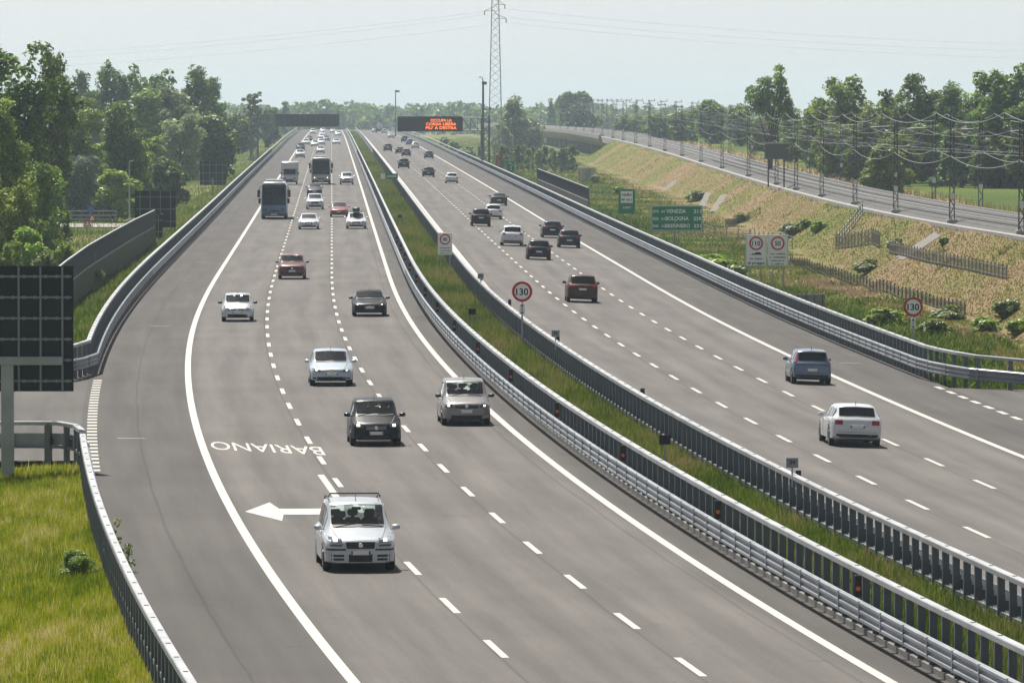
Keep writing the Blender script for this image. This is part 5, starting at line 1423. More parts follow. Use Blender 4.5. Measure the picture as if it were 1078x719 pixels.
# motorhome with an overcab
X, d, z = trace(305, 194.5)
t = thing('motorhome', (0, 0, 0), 'white motorhome with a bulging cab roof between the two coaches', 'motorhome')
mb = MB(); mb.box((0, 1.0, 1.80), (2.25, 4.8, 2.45), bev=.10); mb.box((0, -1.75, 2.52), (2.2, 1.3, 1.0), bev=.14); mb.build('cabin_box', P_['white'], t, smooth=True, angle=30)
mb = MB(); rings = []
for (y, zt, w) in ((-3.0, .75, .84), (-2.95, .95, .92), (-2.75, 1.12, .98), (-2.1, 1.28, 1.), (-1.5, 2.05, .98), (-1.2, 2.1, .98)):
    s = [(0, .3), (.85 * w, .3), (.98 * w, .5), (.98 * w, min(1.1, zt - .1)), (.86 * w, zt - .02), (0, zt)]
    rings.append([(x, y, zz) for x, zz in s] + [(-x, y, zz) for x, zz in reversed(s[1:-1])])
n = 10; mb.add([p for r_ in rings for p in r_], [(i * n + j, (i + 1) * n + j, (i + 1) * n + (j + 1) % n, i * n + (j + 1) % n) for i in range(5) for j in range(n)] + [tuple(range(n)), tuple(reversed(range(5 * n, 6 * n)))]); mb.build('cab', P_['white'], t, smooth=True, angle=40)
mb = MB(); mb.grid([(-.78, -2.08, 1.33), (.78, -2.08, 1.33), (-.74, -1.58, 1.97), (.74, -1.58, 1.97)], 2, 2); mb.build('windscreen', glass, t)
for s_ in (-1, 1):
    mb = MB(); mb.box((s_ * .62, -2.97, .80), (.32, .12, .20), bev=.03); mb.build('headlight', lampg, t)
    mb = MB(); mb.box((s_ * 1.12, -1.9, 1.45), (.16, .10, .34), bev=.03); mb.build('mirror', blackp, t)
    for y in (-2.2, 1.8):
        mb = MB(); mb.lathe([(-.1, .2), (-.1, .32), (.1, .32), (.1, .2)], 16, 'x', (s_ * .92, y, .33)); mb.build('wheel', tyre_m, t, smooth=True)
mb = MB(); mb.box((0, -3.0, .62), (.9, .06, .2)); mb.build('grille', blackp, t)
mb = MB(); mb.box((0, -3.02, .42), (1.7, .08, .18), bev=.03); mb.build('bumper', greyp, t)
place(t, X, d, z, 6., .8, 'front')
# lorry at the crest of the right carriageway
X, d, z = trace(399.5, 140.2)
t = thing('tanker_lorry', (0, 0, 0), 'hazy lorry with a rounded pale tank seen from behind at the far crest', 'lorry')
mb = MB(); mb.lathe([(-4.0, .1), (-4.0, .9), (-3.85, 1.2), (3.85, 1.2), (4.0, .9), (4.0, .1)], 20, 'y', (0, 0, 2.35)); mb.build('tank', P_['silver'], t, smooth=True)
mb = MB(); mb.box((0, 0, 1.0), (2.3, 8.4, .35)); mb.box((0, 4.1, .75), (2.4, .2, .5)); mb.build('chassis', greyp, t)
mb = MB(); mb.box((0, -5.6, 1.9), (2.45, 2.2, 2.8), bev=.1); mb.build('cab', P_['navy'], t)
for s_ in (-1, 1):
    mb = MB(); mb.box((s_ * .95, 4.22, .85), (.36, .05, .16)); mb.build('tail_light', tail_m, t)
    for y in (-5.4, 2.0, 3.2):
        mb = MB(); mb.lathe([(-.16, .3), (-.16, .5), (.16, .5), (.16, .3)], 14, 'x', (s_ * 1.0, y, .5)); mb.build('wheel', tyre_m, t)
place(t, X, d, z, 8., .5, 'rear')
# ------------------------------------------------------------------ trees and shrubs
def leaf_mat(name, c, c2, transl=.35):
    m = bpy.data.materials.new(name); m.use_nodes = True; nt = m.node_tree
    for n in list(nt.nodes): nt.nodes.remove(n)
    out = nd(nt, 'ShaderNodeOutputMaterial'); df = nd(nt, 'ShaderNodeBsdfDiffuse'); tr = nd(nt, 'ShaderNodeBsdfTranslucent'); gl_ = nd(nt, 'ShaderNodeBsdfGlossy', i_Roughness=.5)
    at_ = nd(nt, 'ShaderNodeAttribute', attribute_name='tone'); oi = nd(nt, 'ShaderNodeObjectInfo')
    cr = ramp(nt, at_.outputs['Fac'], [(0, c), (1, c2)])
    hs = nd(nt, 'ShaderNodeHueSaturation'); nt.links.new(cr, hs.inputs['Color'])
    mr = nd(nt, 'ShaderNodeMapRange', i_3=.8, i_4=1.2); nt.links.new(oi.outputs['Random'], mr.inputs[0]); nt.links.new(mr.outputs[0], hs.inputs['Value'])
    mh = nd(nt, 'ShaderNodeMapRange', i_3=.485, i_4=.515); nt.links.new(oi.outputs['Random'], mh.inputs[0]); nt.links.new(mh.outputs[0], hs.inputs['Hue'])
    nt.links.new(hs.outputs[0], df.inputs[0]); nt.links.new(hs.outputs[0], tr.inputs[0])
    mx = nd(nt, 'ShaderNodeMixShader', i_0=transl); nt.links.new(df.outputs[0], mx.inputs[1]); nt.links.new(tr.outputs[0], mx.inputs[2])
    m2 = nd(nt, 'ShaderNodeMixShader', i_0=.05); nt.links.new(mx.outputs[0], m2.inputs[1]); nt.links.new(gl_.outputs[0], m2.inputs[2])
    nt.links.new(m2.outputs[0], out.inputs[0]); return m
LM = dict(dark=leaf_mat('leaf_dark', (.026, .060, .008), (.20, .31, .034), .5), mid=leaf_mat('leaf_mid', (.046, .10, .008), (.31, .43, .038), .5), bright=leaf_mat('leaf_bright', (.075, .15, .008), (.40, .52, .045), .5),
          blue=leaf_mat('leaf_blue_grey', (.07, .12, .06), (.22, .28, .18), .42), pale=leaf_mat('leaf_pale', (.13, .19, .08), (.34, .39, .19), .5), scrub=leaf_mat('leaf_scrub', (.09, .15, .025), (.28, .34, .09), .5))
bark = mat('bark', (.075, .062, .05), .9, var=.3, vscale=2)
def leaves(centers, radii, n, size, squash=1., shell=.55, seed=0, asp=1.):
    r_ = np.random.default_rng(seed)
    w = np.array(radii)**2; w = w / w.sum()
    idx = r_.choice(len(radii), n, p=w); c = np.array(centers)[idx]; rad = np.array(radii)[idx]
    v = r_.normal(size=(n, 3)); v /= np.linalg.norm(v, axis=1, keepdims=True)
    v[:, 2] = np.where((v[:, 2] < -.3) & (r_.random(n) < .5), -v[:, 2], v[:, 2])
    rr = rad * (shell + (1.08 - shell) * r_.random(n)**.6)
    p = c + v * rr[:, None] * np.array([1, 1, squash])
    nrm = v * .5 + r_.normal(size=(n, 3)) * .55 + np.array([0, 0, .35]); nrm /= np.linalg.norm(nrm, axis=1, keepdims=True)
    a = np.cross(nrm, r_.normal(size=(n, 3))); a /= np.linalg.norm(a, axis=1, keepdims=True) + 1e-9; b_ = np.cross(nrm, a)
    if asp != 1.: a = a * np.array([1, 1, 1 / asp]); b_ = b_ * np.array([1, 1, 1 / asp])
    s = size * (.55 + .9 * r_.random(n))[:, None]
    q = np.stack([p + a * s, p + b_ * s * .62, p - a * s, p - b_ * s * .62], 1)
    return q, r_.random(n)
def crown_blobs(shape, seed):
    r_ = np.random.default_rng(seed); C, Rr = [], []
    def put(x, y, z, r): C.append((x, y, z)); Rr.append(r)
    if shape == 'round':
        for k in range(48):
            th = r_.uniform(0, 2 * math.pi); z = r_.uniform(.10, .90); e = math.sqrt(max(0, 1 - ((z - .5) / .47)**2)); rad = .38 * e * r_.uniform(.3, 1.0)
            put(rad * math.cos(th), rad * math.sin(th), z, r_.uniform(.08, .16))
    elif shape == 'oak':     # heavy lobes with gaps between
        for k in range(34):
            th = r_.uniform(0, 2 * math.pi); z = r_.uniform(.10, .93); e = math.sqrt(max(0, 1 - ((z - .52) / .47)**2)); rad = .40 * e * r_.uniform(.35, 1.0)
            x, y = rad * math.cos(th), rad * math.sin(th)
            for j in range(3): put(x + r_.normal(0, .05), y + r_.normal(0, .05), z + r_.normal(0, .025), r_.uniform(.055, .105))
        for k in range(10): put(r_.normal(0, .11), r_.normal(0, .11), r_.uniform(.2, .75), r_.uniform(.12, .17))
    elif shape == 'tall':
        for k in range(52):
            th = r_.uniform(0, 2 * math.pi); z = r_.uniform(.08, .95); e = (1 - ((z - .45) / .56)**2) if z > .45 else 1 - ((.45 - z) / .6)**2; rad = .34 * max(e, .1) * r_.uniform(.3, 1.05)
            put(rad * math.cos(th), rad * math.sin(th), z, r_.uniform(.08, .15))
    elif shape == 'willow':
        for k in range(40):
            th = r_.uniform(0, 2 * math.pi); z = r_.uniform(.06, .92); e = math.sqrt(max(0, 1 - ((z - .4) / .6)**2)); rad = .38 * e * r_.uniform(.4, 1.)
            put(rad * math.cos(th), rad * math.sin(th), z, r_.uniform(.08, .15))
    elif shape == 'fork':    # open crown on a forked trunk
        for (sx, zc) in ((-.28, .72), (.14, .82), (.30, .62), (-.06, .64)):
            for k in range(15): put(sx + r_.normal(0, .09), r_.normal(0, .12), zc + r_.normal(0, .075), r_.uniform(.06, .10))
    elif shape == 'sparse':
        for k in range(70):
            th = r_.uniform(0, 2 * math.pi); z = r_.uniform(.25, .97); rad = .36 * r_.uniform(.1, 1) * (1.15 - z * .6)
            put(rad * math.cos(th), rad * math.sin(th), z, r_.uniform(.025, .05))
    elif shape == 'bush':
        for k in range(22):
            th = r_.uniform(0, 2 * math.pi); z = r_.uniform(.10, .82); e = math.sqrt(max(0, 1 - (z / 1.)**2)); rad = .40 * e * r_.uniform(.2, 1)
            put(rad * math.cos(th), rad * math.sin(th), z, r_.uniform(.10, .19))
    return C, Rr
_tm = {}
def tree_meshes(shape, var, n, size, asp=1.):
    key = (shape, var, n, asp)
    if key in _tm: return _tm[key]
    sd = hash_(shape) + var * 7
    C, Rr = crown_blobs(shape, sd)
    if asp > 1.1 and shape != 'bush':
        # slimmer outline: more and rounder lobes up the height
        C2, R2 = [], []
        r2 = np.random.default_rng(sd + 9); k_ = max(1, round(asp))
        for c_, q_ in zip(C, Rr):
            for j in range(k_): C2.append((c_[0] + r2.normal(0, q_ * .35), c_[1] + r2.normal(0, q_ * .35), c_[2] + r2.uniform(-1, 1) * q_ * .8 * (k_ > 1))); R2.append(q_ * r2.uniform(.85, 1.25))
        C, Rr = C2, R2
    q, tone = leaves(C, Rr, n, size, 1 / asp, .45, sd + 1, asp)
    zmin, zmax = q[..., 2].min(), q[..., 2].max(); q[..., 2] *= 1 / zmax
    lim = np.percentile(np.abs(q[..., 0]), 99.3); q[..., :2] *= .5 / lim
    cl = vnoise(q[:, 0, 0] * 100 + q[:, 0, 2] * 31, q[:, 0, 1] * 100 + q[:, 0, 2] * 57, 16, var)
    tone = np.clip(.55 * tone + .65 * (cl - .2), 0, 1)
    o = npmesh('crown', q, 4, LM['mid'], {'tone': tone}); me = o.data; bpy.data.objects.remove(o)
    mb = MB(); r_ = np.random.default_rng(sd + 3)
    top = .72
    if shape != 'bush':
        pts = [(0, 0, -.04)]; x = y = 0
        for k in range(1, 6): x += r_.normal(0, .012); y += r_.normal(0, .012); pts.append((x, y, top * k / 5))
        mb.chain(pts, [.045, .036, .03, .024, .016, .008], 7)
        for k in range(9):
            i = int(r_.integers(0, len(C))); c = C[i]; f = r_.uniform(.25, .75); z = min(top * f, c[2] * .75); a = (pts[3][0] * .5, pts[3][1] * .5, z)
            mid_ = ((a[0] + c[0]) / 2 + r_.normal(0, .02), (a[1] + c[1]) / 2, (a[2] + c[2]) / 2 - .01); mb.chain([a, mid_, c], [.016, .011, .005], 5)
    else:
        for k in range(5): c = C[k]; mb.chain([(0, 0, -.05), (c[0] * .5, c[1] * .5, c[2] * .55), c], [.02, .012, .006], 4)
    t = mb.build('trunk', bark, smooth=True); tme = t.data; bpy.data.objects.remove(t)
    _tm[key] = (me, tme); return _tm[key]
def hash_(s): return sum(ord(c) * (i + 3) for i, c in enumerate(s)) % 1000
def tree(px, ytop, wpx, d, shape, lm, label, name='tree', group=None, var=0, n=6000, size=.026, zg=None, depth=1.):
    X = (px - CX) * d / FPX; zb = gz(X, d) if zg is None else zg; zt = CAM_H - (ytop - HORIZON) * d / FPX; h = zt - zb; w = wpx * d / FPX
    asp = float(min((.8, 1.2, 1.6, 2.1, 2.8), key=lambda a: abs(a - h / w)))
    me, tme = tree_meshes(shape, var, int(n * 1.7), size * (1.25 if shape != 'bush' else .92) , asp)
    t = thing(name, (X, d, zb - .1), label, 'shrub' if shape == 'bush' else 'tree', group); t.scale = (w, w * depth, h)
    t.rotation_euler = (0, 0, 0)
    c = bpy.data.objects.new('crown', me); COL.objects.link(c); c.parent = t; c.material_slots[0].link = 'OBJECT'; c.material_slots[0].material = LM[lm]
    k = bpy.data.objects.new('stem' if shape == 'bush' else 'trunk', tme); COL.objects.link(k); k.parent = t
    return t
TL = 'trees left of the motorway'; TR = 'trees beyond the railway'
T = [
 (16, 35, 100, 560, 'round', 'dark', 'tallest dark tree rising at the left edge of the picture', 7, 11000, .020),
 (54, 50, 62, 590, 'oak', 'dark', 'tall dark tree with a loose crown just right of the tallest left edge one', 1, 9000, .021),
 (2, 100, 74, 505, 'tall', 'mid', 'pale green loose tree cut by the left edge, below the tallest crown', 2, 9000, .019),
 (86, 100, 64, 790, 'round', 'mid', 'fresh green tree right of the tall dark pair on the left', 0, 8000, .021),
 (132, 104, 52, 800, 'round', 'dark', 'rounded dark tree in front of the hazy wood on the left', 1, 6000, .024),
 (136, 122, 50, 830, 'oak', 'bright', 'bright green tree with a light top, above the lane with the blue sign', 2, 7000, .022),
 (109, 146, 50, 800, 'round', 'mid', 'mid green bushy tree right above the bluish willow', 2, 6500, .022),
 (44, 168, 44, 530, 'tall', 'mid', 'deep green tree with bright rims, left of the bluish willow', 1, 8000, .022),
 (80, 162, 52, 775, 'willow', 'blue', 'bluish grey willow standing behind the small lane', 0, 8000, .02),
 (12, 178, 66, 470, 'oak', 'bright', 'sunny yellow green tree at the left edge above the big sign back', 3, 9000, .02),
 (178, 165, 42, 850, 'round', 'dark', 'round dark bush-like tree standing on the field left of the road', 3, 5000, .03),
 (150, 140, 60, 860, 'oak', 'mid', 'dull green tree behind the round dark one on the field edge', 4, 5000, .027),
 (124, 62, 44, 1150, 'oak', 'dark', 'tall bluish tree, leftmost of the hazy wood', 5, 5000, .026),
 (158, 66, 60, 1190, 'oak', 'dark', 'broad bluish tree in the middle of the hazy wood', 3, 5000, .026),
 (206, 67, 44, 1170, 'oak', 'dark', 'tall bluish tree at the right shoulder of the hazy wood', 1, 5000, .026),
 (226, 80, 26, 1200, 'tall', 'dark', 'narrow bluish tree at the right end of the hazy wood', 3, 4500, .026),
 (184, 84, 60, 1120, 'oak', 'pale', 'pale feathery tree before the hazy wood', 2, 5000, .024),
 (150, 92, 60, 1100, 'tall', 'mid', 'dull tree filling the gap low in the hazy wood', 0, 5000, .026),
 (228, 117, 50, 1040, 'round', 'dark', 'low round dark tree at the right foot of the hazy wood', 1, 5000, .027),
 (190, 118, 46, 1030, 'willow', 'pale', 'pale drooping tree left of the low round dark one', 1, 5000, .024),
 (84, 72, 26, 1300, 'tall', 'dark', 'pointed hazy tree left of the hazy wood', 1, 4000, .03),
 (70, 78, 24, 1320, 'tall', 'dark', 'shorter pointed hazy tree beside the pointed one', 2, 4000, .03),
 (98, 92, 36, 1250, 'round', 'dark', 'hazy rounded tree between the pointed trees and the hazy wood', 2, 4000, .03),
 (266, 96, 26, 1500, 'sparse', 'pale', 'thin half bare tree by the left gantry column', 0, 3000, .03),
 (252, 118, 36, 1450, 'round', 'mid', 'small hazy tree left of the gantry column', 3, 4000, .03),
 (284, 112, 24, 1750, 'round', 'dark', 'hazy tree showing through the left gantry truss', 2, 3000, .034),
 (300, 106, 14, 2300, 'tall', 'dark', 'narrow hazy tree above the left end of the grey gantry housing', 0, 2500, .036),
]
for i, (px, yt, w, d, sh, lm, lab, va, n, sz) in enumerate(T): tree(px, yt, w, d, sh, lm, lab, group=TL, var=va, n=n, size=sz)
T2 = [
 (811, 66, 58, 900, 'fork', 'mid', 'tall lone tree with a forked trunk and open crown beyond the railway', 0, 4200, .022),
 (888, 77, 66, 900, 'oak', 'mid', 'broad loose crowned tree second from the forked one beyond the railway', 6, 7500, .021),
 (962, 76, 66, 850, 'oak', 'dark', 'tall dark tree above the middle masts at the right', 7, 8500, .020),
 (1000, 84, 44, 835, 'tall', 'dark', 'narrower dark tree between the two tallest on the right', 4, 7000, .022),
 (1060, 65, 74, 800, 'oak', 'dark', 'tallest dark tree at the right edge of the picture', 8, 10000, .020),
 (1032, 98, 50, 820, 'round', 'dark', 'dark tree filling the gap left of the tallest right edge tree', 4, 7000, .022),
 (1088, 104, 60, 790, 'round', 'dark', 'dark tree cut off by the right edge of the picture', 5, 7000, .022),
 (925, 108, 44, 880, 'round', 'mid', 'lower tree in the dip between the two big crowns beyond the railway', 6, 6000, .024),
 (905, 118, 50, 860, 'willow', 'dark', 'dark low tree beneath the broad loose crowned one', 2, 6000, .022),
 (980, 128, 60, 830, 'round', 'dark', 'dark undergrown tree under the tall middle one', 1, 6000, .023),
 (1012, 130, 60, 815, 'willow', 'dark', 'dark undergrown tree beneath the narrow one', 3, 6000, .022),
 (1056, 140, 70, 795, 'willow', 'dark', 'dark undergrown tree beneath the tallest right edge tree', 4, 6000, .022),
 (932, 150, 52, 745, 'willow', 'bright', 'bright green bushy tree by the tracks below the tall dark trees', 5, 6500, .022),
 (950, 138, 40, 790, 'round', 'mid', 'mid green tree behind the bright bushy one', 3, 6000, .023),
 (858, 112, 40, 1000, 'round', 'mid', 'hazy green tree right of the forked one', 0, 4500, .028),
 (838, 118, 36, 1050, 'willow', 'mid', 'low hazy tree under the forked one', 0, 4500, .026),
 (780, 108, 30, 1300, 'round', 'mid', 'hazy rounded tree left of the forked one', 4, 4000, .03),
 (750, 104, 38, 1350, 'round', 'mid', 'hazy broad tree above the dense mast row', 5, 4000, .03),
 (722, 116, 36, 1500, 'round', 'mid', 'low hazy tree behind the mast row, left of the broad one', 1, 3500, .032),
 (695, 118, 34, 1600, 'willow', 'mid', 'low hazy tree behind the mast row', 1, 3500, .03),
 (664, 120, 34, 1900, 'round', 'mid', 'low hazy tree just right of the round dark tree over the viaduct', 2, 3500, .032),
 (808, 122, 40, 1150, 'round', 'mid', 'low hazy tree behind the signal cabinet', 3, 4500, .028),
 (940, 96, 50, 900, 'round', 'mid', 'full mid green tree between the broad loose crown and the tall middle one', 8, 6500, .022),
 (1018, 90, 40, 870, 'oak', 'mid', 'loose green tree peeping between the narrow one and the tallest', 4, 6000, .022),
 (984, 104, 50, 880, 'round', 'dark', 'dark tree closing the gap right of the tall middle one', 9, 6000, .022),
 (868, 106, 40, 950, 'oak', 'mid', 'green tree just left of the broad loose crowned one', 5, 5500, .024),
 (882, 128, 44, 890, 'willow', 'mid', 'low green tree under the broad loose crowned one', 0, 5000, .024),
]
for i, (px, yt, w, d, sh, lm, lab, va, n, sz) in enumerate(T2): tree(px, yt, w, d, sh, lm, lab, group=TR, var=va, n=n, size=sz, zg=3.0 if d > 1450 else None)
T3 = [
 (608, 95, 46, 2150, 'round', 'dark', 'big round dark tree standing over the viaduct', 6, 4500, .03, 1.5),
 (580, 103, 14, 2400, 'tall', 'dark', 'narrow hazy tree left of the round dark one', 2, 2500, .036, 1.),
 (540, 100, 36, 1680, 'tall', 'pale', 'pale grey green tree beside the lattice pylon', 5, 4500, .026, .5),
 (560, 122, 30, 1720, 'round', 'pale', 'lower pale tree right of the lattice pylon', 1, 3500, .03, .5),
 (528, 128, 24, 1640, 'willow', 'pale', 'small pale tree at the foot of the pylon', 2, 3500, .03, .5),
]
for (px, yt, w, d, sh, lm, lab, va, n, sz, zg) in T3: tree(px, yt, w, d, sh, lm, lab, group='trees around the pylon and viaduct', var=va, n=n, size=sz, zg=zg)
# far wood along the horizon, one mass
q_all, t_all = [], []
r_ = np.random.default_rng(5)
for k in range(230):
    d = r_.uniform(2900, 4300); px = r_.uniform(225, 820); yt = 112.5 - 5 * r_.random()**2 + 4 * math.sin(px * .05) * r_.random() + (3 if 500 < px < 600 else 0)
    if px > 640: yt += 5
    X = (px - CX) * d / FPX; zt = CAM_H - (yt - HORIZON) * d / FPX; hgt = zt + 2; w = r_.uniform(9, 16)
    C = [(X + r_.normal(0, w * .22), d + r_.normal(0, 4), -2 + hgt * r_.uniform(.2, .86)) for _ in range(9)]; Rr = [r_.uniform(2.2, 4.2) for _ in range(9)]
    q, tn = leaves(C, Rr, 420, 1.15, 1., .5, k); q_all.append(q); t_all.append(tn)
o = npmesh('far_woods', np.concatenate(q_all), 4, LM['dark'], {'tone': np.concatenate(t_all)}); tag(o, kind='stuff')

# shrubs between the road and the railway, and along the left bank
SB = [(752, 272, 46, 'bright', 'broad dark green bramble left of the twin speed signs', 500), (770, 268, 40, 'scrub', 'dark bush right against the twin speed signs', 480), (735, 262, 30, 'bright', 'low bush under the green direction sign', 520),
 (848, 241, 15, 'bright', 'small bright leafy sapling right of the speed signs', 0), (862, 244, 17, 'bright', 'bright sapling below the stair handrail', 0), (832, 250, 26, 'pale', 'pale flowering bush behind the 50 board', 0),
 (994, 258, 13, 'mid', 'lone green shrub on the bank by the gravel turnaround', 0), (944, 262, 16, 'pale', 'yellowish shrub at the gravel turnaround', 0),
 (735, 212, 20, 'scrub', 'green shrub on the bank right above the direction sign', 0), (780, 236, 16, 'scrub', 'shrub in front of the drain channels', 0),
 (650, 205, 14, 'bright', 'bright shrub left of the radio sign', 0), (626, 193, 12, 'bright', 'shrub in front of the concrete cabin', 0), (492, 158, 16, 'pale', 'pale bush on the far verge under the message screen', 1480), (478, 151, 14, 'bright', 'grey green bush left of the pale one under the message screen', 1700), (500, 166, 12, 'bright', 'low bush left of the gantry column', 1180), (468, 146, 12, 'pale', 'small pale bush on the far verge, farthest under the screen', 1900),
 (1060, 334, 34, 'scrub', 'dark green thicket at the right edge below the meadow', 0), (1000, 338, 30, 'scrub', 'leafy clump right of the 130 verge sign', 0), (985, 352, 30, 'mid', 'deep green clump at the foot of the 130 verge sign', 0), (930, 342, 34, 'bright', 'leafy clump left of the 130 verge sign', 0), (1036, 350, 30, 'bright', 'sunlit yellow green clump by the flaring rail', 0), (1072, 352, 30, 'bright', 'sunlit clump cut by the right edge', 0),
 (915, 286, 24, 'scrub', 'green clump along the dark slatted fence', 0), ]
for i, (px, py, w, lm, lab, dd_) in enumerate(SB):
    x, y = gtrace(px, py) if not dd_ else ((px - CX) * dd_ / FPX, dd_)
    w = w * 1.35; h = w * y / FPX * (.60 if w < 27 else .46)
    hpx = h * FPX / y
    yb = HORIZON + (CAM_H - gz(x, y)) * FPX / y
    tree(px, yb - hpx, w, y, 'bush', lm, lab, name='shrub', group='shrubs on the right verge', var=i % 5, n=700, size=.075)
SL = [(30, 236, 60, 'bright', 'sunny bush under the yellow green tree at left', 455), (66, 252, 40, 'bright', 'bright bush behind the start of the noise barrier', 440), (10, 250, 50, 'mid', 'green bush at the left edge above the big sign back', 440), (92, 262, 36, 'scrub', 'low bush just behind the noise barrier', 450), (122, 176, 56, 'bright', 'bright hedge-like bush by the thin lane pole', 770), (150, 182, 36, 'scrub', 'loose bush left of the round dark tree', 800), (45, 262, 40, 'scrub', 'low weedy bush on the bank left of the noise barrier', 430), (104, 190, 30, 'bright', 'bright bush behind the warning signs', 780)]
for i, (px, yt, w, lm, lab, d) in enumerate(SL): tree(px, yt, w, d, 'bush', lm, lab, name='shrub', group='shrubs on the left bank', var=i % 5, n=2600, size=.04)
# willow scrub along the viaduct, row of separate bushes
for k in range(30):
    px = 470 + k * 4.6 + r_.uniform(-2, 2); yt = 153 + r_.uniform(-3, 4) + (4 if px < 520 else 0); d = 1330 - k * 4 + r_.uniform(-40, 40)
    if px > 628 or px < 520: continue
    tree(px, yt, r_.uniform(11, 17), d, 'bush', ('pale', 'scrub', 'blue')[k % 3], 'pale willow bush in the row below the viaduct', name='shrub', group='willow scrub below the viaduct', var=k % 5, n=900, size=.06)
# bush by the near left guard rail and a clump in the corner meadow
def gtree(px, py, w, h, lm, lab, d, var=0, n=900, size=.05):
    X = (px - CX) * d / FPX; zb = gz(X, d); t = tree(px, HORIZON + (CAM_H - zb - h) * FPX / d, w * FPX / d, d, 'bush', lm, lab, name='shrub', var=var, n=n, size=size); return t
gtree(79, 612, 1.25, .8, 'mid', 'dark green weed clump in the bottom left meadow', 170, 0, 3000, .028)
gtree(121, 566, .6, 1.6, 'scrub', 'tall weed growing through the near left guard rail', 169, 2, 500, .06)
gtree(135, 560, .5, .9, 'scrub', 'thin weed leaning onto the asphalt from the near left guard rail', 170, 3, 260, .06)

# ------------------------------------------------------------------ grass
def grass_mat(name, stops):
    m = bpy.data.materials.new(name); m.use_nodes = True; nt = m.node_tree
    for n in list(nt.nodes): nt.nodes.remove(n)
    out = nd(nt, 'ShaderNodeOutputMaterial'); df = nd(nt, 'ShaderNodeBsdfDiffuse'); tr = nd(nt, 'ShaderNodeBsdfTranslucent')
    at_ = nd(nt, 'ShaderNodeAttribute', attribute_name='tone'); cr = ramp(nt, at_.outputs['Fac'], stops)
    nt.links.new(cr, df.inputs[0]); nt.links.new(cr, tr.inputs[0])
    mx = nd(nt, 'ShaderNodeMixShader', i_0=.45); nt.links.new(df.outputs[0], mx.inputs[1]); nt.links.new(tr.outputs[0], mx.inputs[2]); nt.links.new(mx.outputs[0], out.inputs[0]); return m
gm2 = grass_mat('verge_grass', [(0, (.045, .085, .010)), (.3, (.105, .160, .018)), (.55, (.19, .20, .045)), (.78, (.225, .165, .092)), (1, (.31, .235, .15))])
gm1 = grass_mat('meadow_grass', [(0, (.085, .14, .006)), (.35, (.24, .29, .010)), (.62, (.36, .35, .030)), (.82, (.46, .40, .13)), (1, (.58, .50, .27))])
def grass(name, X, D, hmin, hmax, width, tone, m_=gm1, lean=.45):
    n = len(X); z = ground(X, D); h = hmin + (hmax - hmin) * rng.random(n)**1.6
    a = rng.uniform(0, 2 * math.pi, n); w = width * (.6 + .8 * rng.random(n))
    l = lean * h * rng.random(n); b_ = rng.uniform(0, 2 * math.pi, n)
    p0 = np.stack([X - np.cos(a) * w, D - np.sin(a) * w, z - .03], -1); p1 = np.stack([X + np.cos(a) * w, D + np.sin(a) * w, z - .03], -1)
    tx, ty = X + np.cos(b_) * l, D + np.sin(b_) * l
    p2 = np.stack([tx + np.cos(a) * w * .3, ty + np.sin(a) * w * .3, z + h], -1); p3 = np.stack([tx - np.cos(a) * w * .3, ty - np.sin(a) * w * .3, z + h], -1)
    o = npmesh(name, np.stack([p0, p1, p2, p3], 1), 4, m_, {'tone': np.clip(tone, 0, 1)}); return tag(o, kind='stuff')
def scatter(n, off0, off1, d0, d1):
    D = 1 / rng.uniform(1 / d1, 1 / d0, n) if d1 / d0 > 1.5 else rng.uniform(d0, d1, n)
    O = rng.uniform(off0, off1, n); return XR(D) + O, D, O
def tones(X, D, base, k=1.): return base + k * (.40 * (vnoise(X, D * .16, 1.4, 21) - .5) + .40 * (vnoise(X, D * .16, .35, 22) - .5) + .40 * (vnoise(X, D * .3, 6, 23) - .5)) + .14 * rng.normal(size=len(X))
# corner meadow by the bridge
X, D, O = scatter(350000, -29, -15.42, 128, 218); k = np.abs(X) < .083 * D
X, D = X[k], D[k]; grass('grass', X, D, .05, .24, .011, tones(X, D, .34, 1.3) + .12 * rng.normal(size=len(X)))
X, D, O = scatter(9000, -29, -15.9, 128, 218); k = (np.abs(X) < .083 * D) & (vnoise(X, D * .25, 1.6, 31) > .5)
X, D = X[k], D[k]; grass('grass', X, D, .2, .5, .007, .85 + .1 * rng.normal(size=len(X)))
# median
X, D, O = scatter(230000, 1.45, 4.35, 128, 2300); grass('grass', X, D, .12, .55, .02, tones(X, D, .34, 1.1), gm2)
X, D, O = scatter(22000, 1.5, 4.3, 128, 900); k = vnoise(X, D * .3, 2, 33) > .5
X, D = X[k], D[k]; grass('grass', X, D, .3, .65, .010, .74 + .12 * rng.normal(size=len(X)), gm2)
# low leafy weeds in patches of the median
X, D, O = scatter(30000, 1.5, 4.3, 128, 900); k = vnoise(X, D * .6, 2.6, 35) > .62
X, D = X[k], D[k]; grass('weeds', X, D, .08, .36, .04, .10 + .1 * rng.normal(size=len(X)), gm2, .9)
# left bank between the rail and the noise barrier and farther on
X, D, O = scatter(90000, -34, -15.6, 293, 2200); grass('grass', X, D, .10, .42, .04, tones(X, D, .30, 1.1), gm2)
# right verge up to the railway bank
X, D, O = scatter(460000, 21.1, 64, 285, 2300); k = (X < XE(D) - .2) & (X < .105 * D) & ~((np.abs(X - gx) < 1.5) & (np.abs(D - gy) < 4)); X, D = X[k], D[k]
grass('grass', X, D, .05, np.where(X > XE(D) - 9, .13, .34), .05, tones(X, D, np.clip(dryness(X, D) * .92, 0, 1), 1.0), gm2)
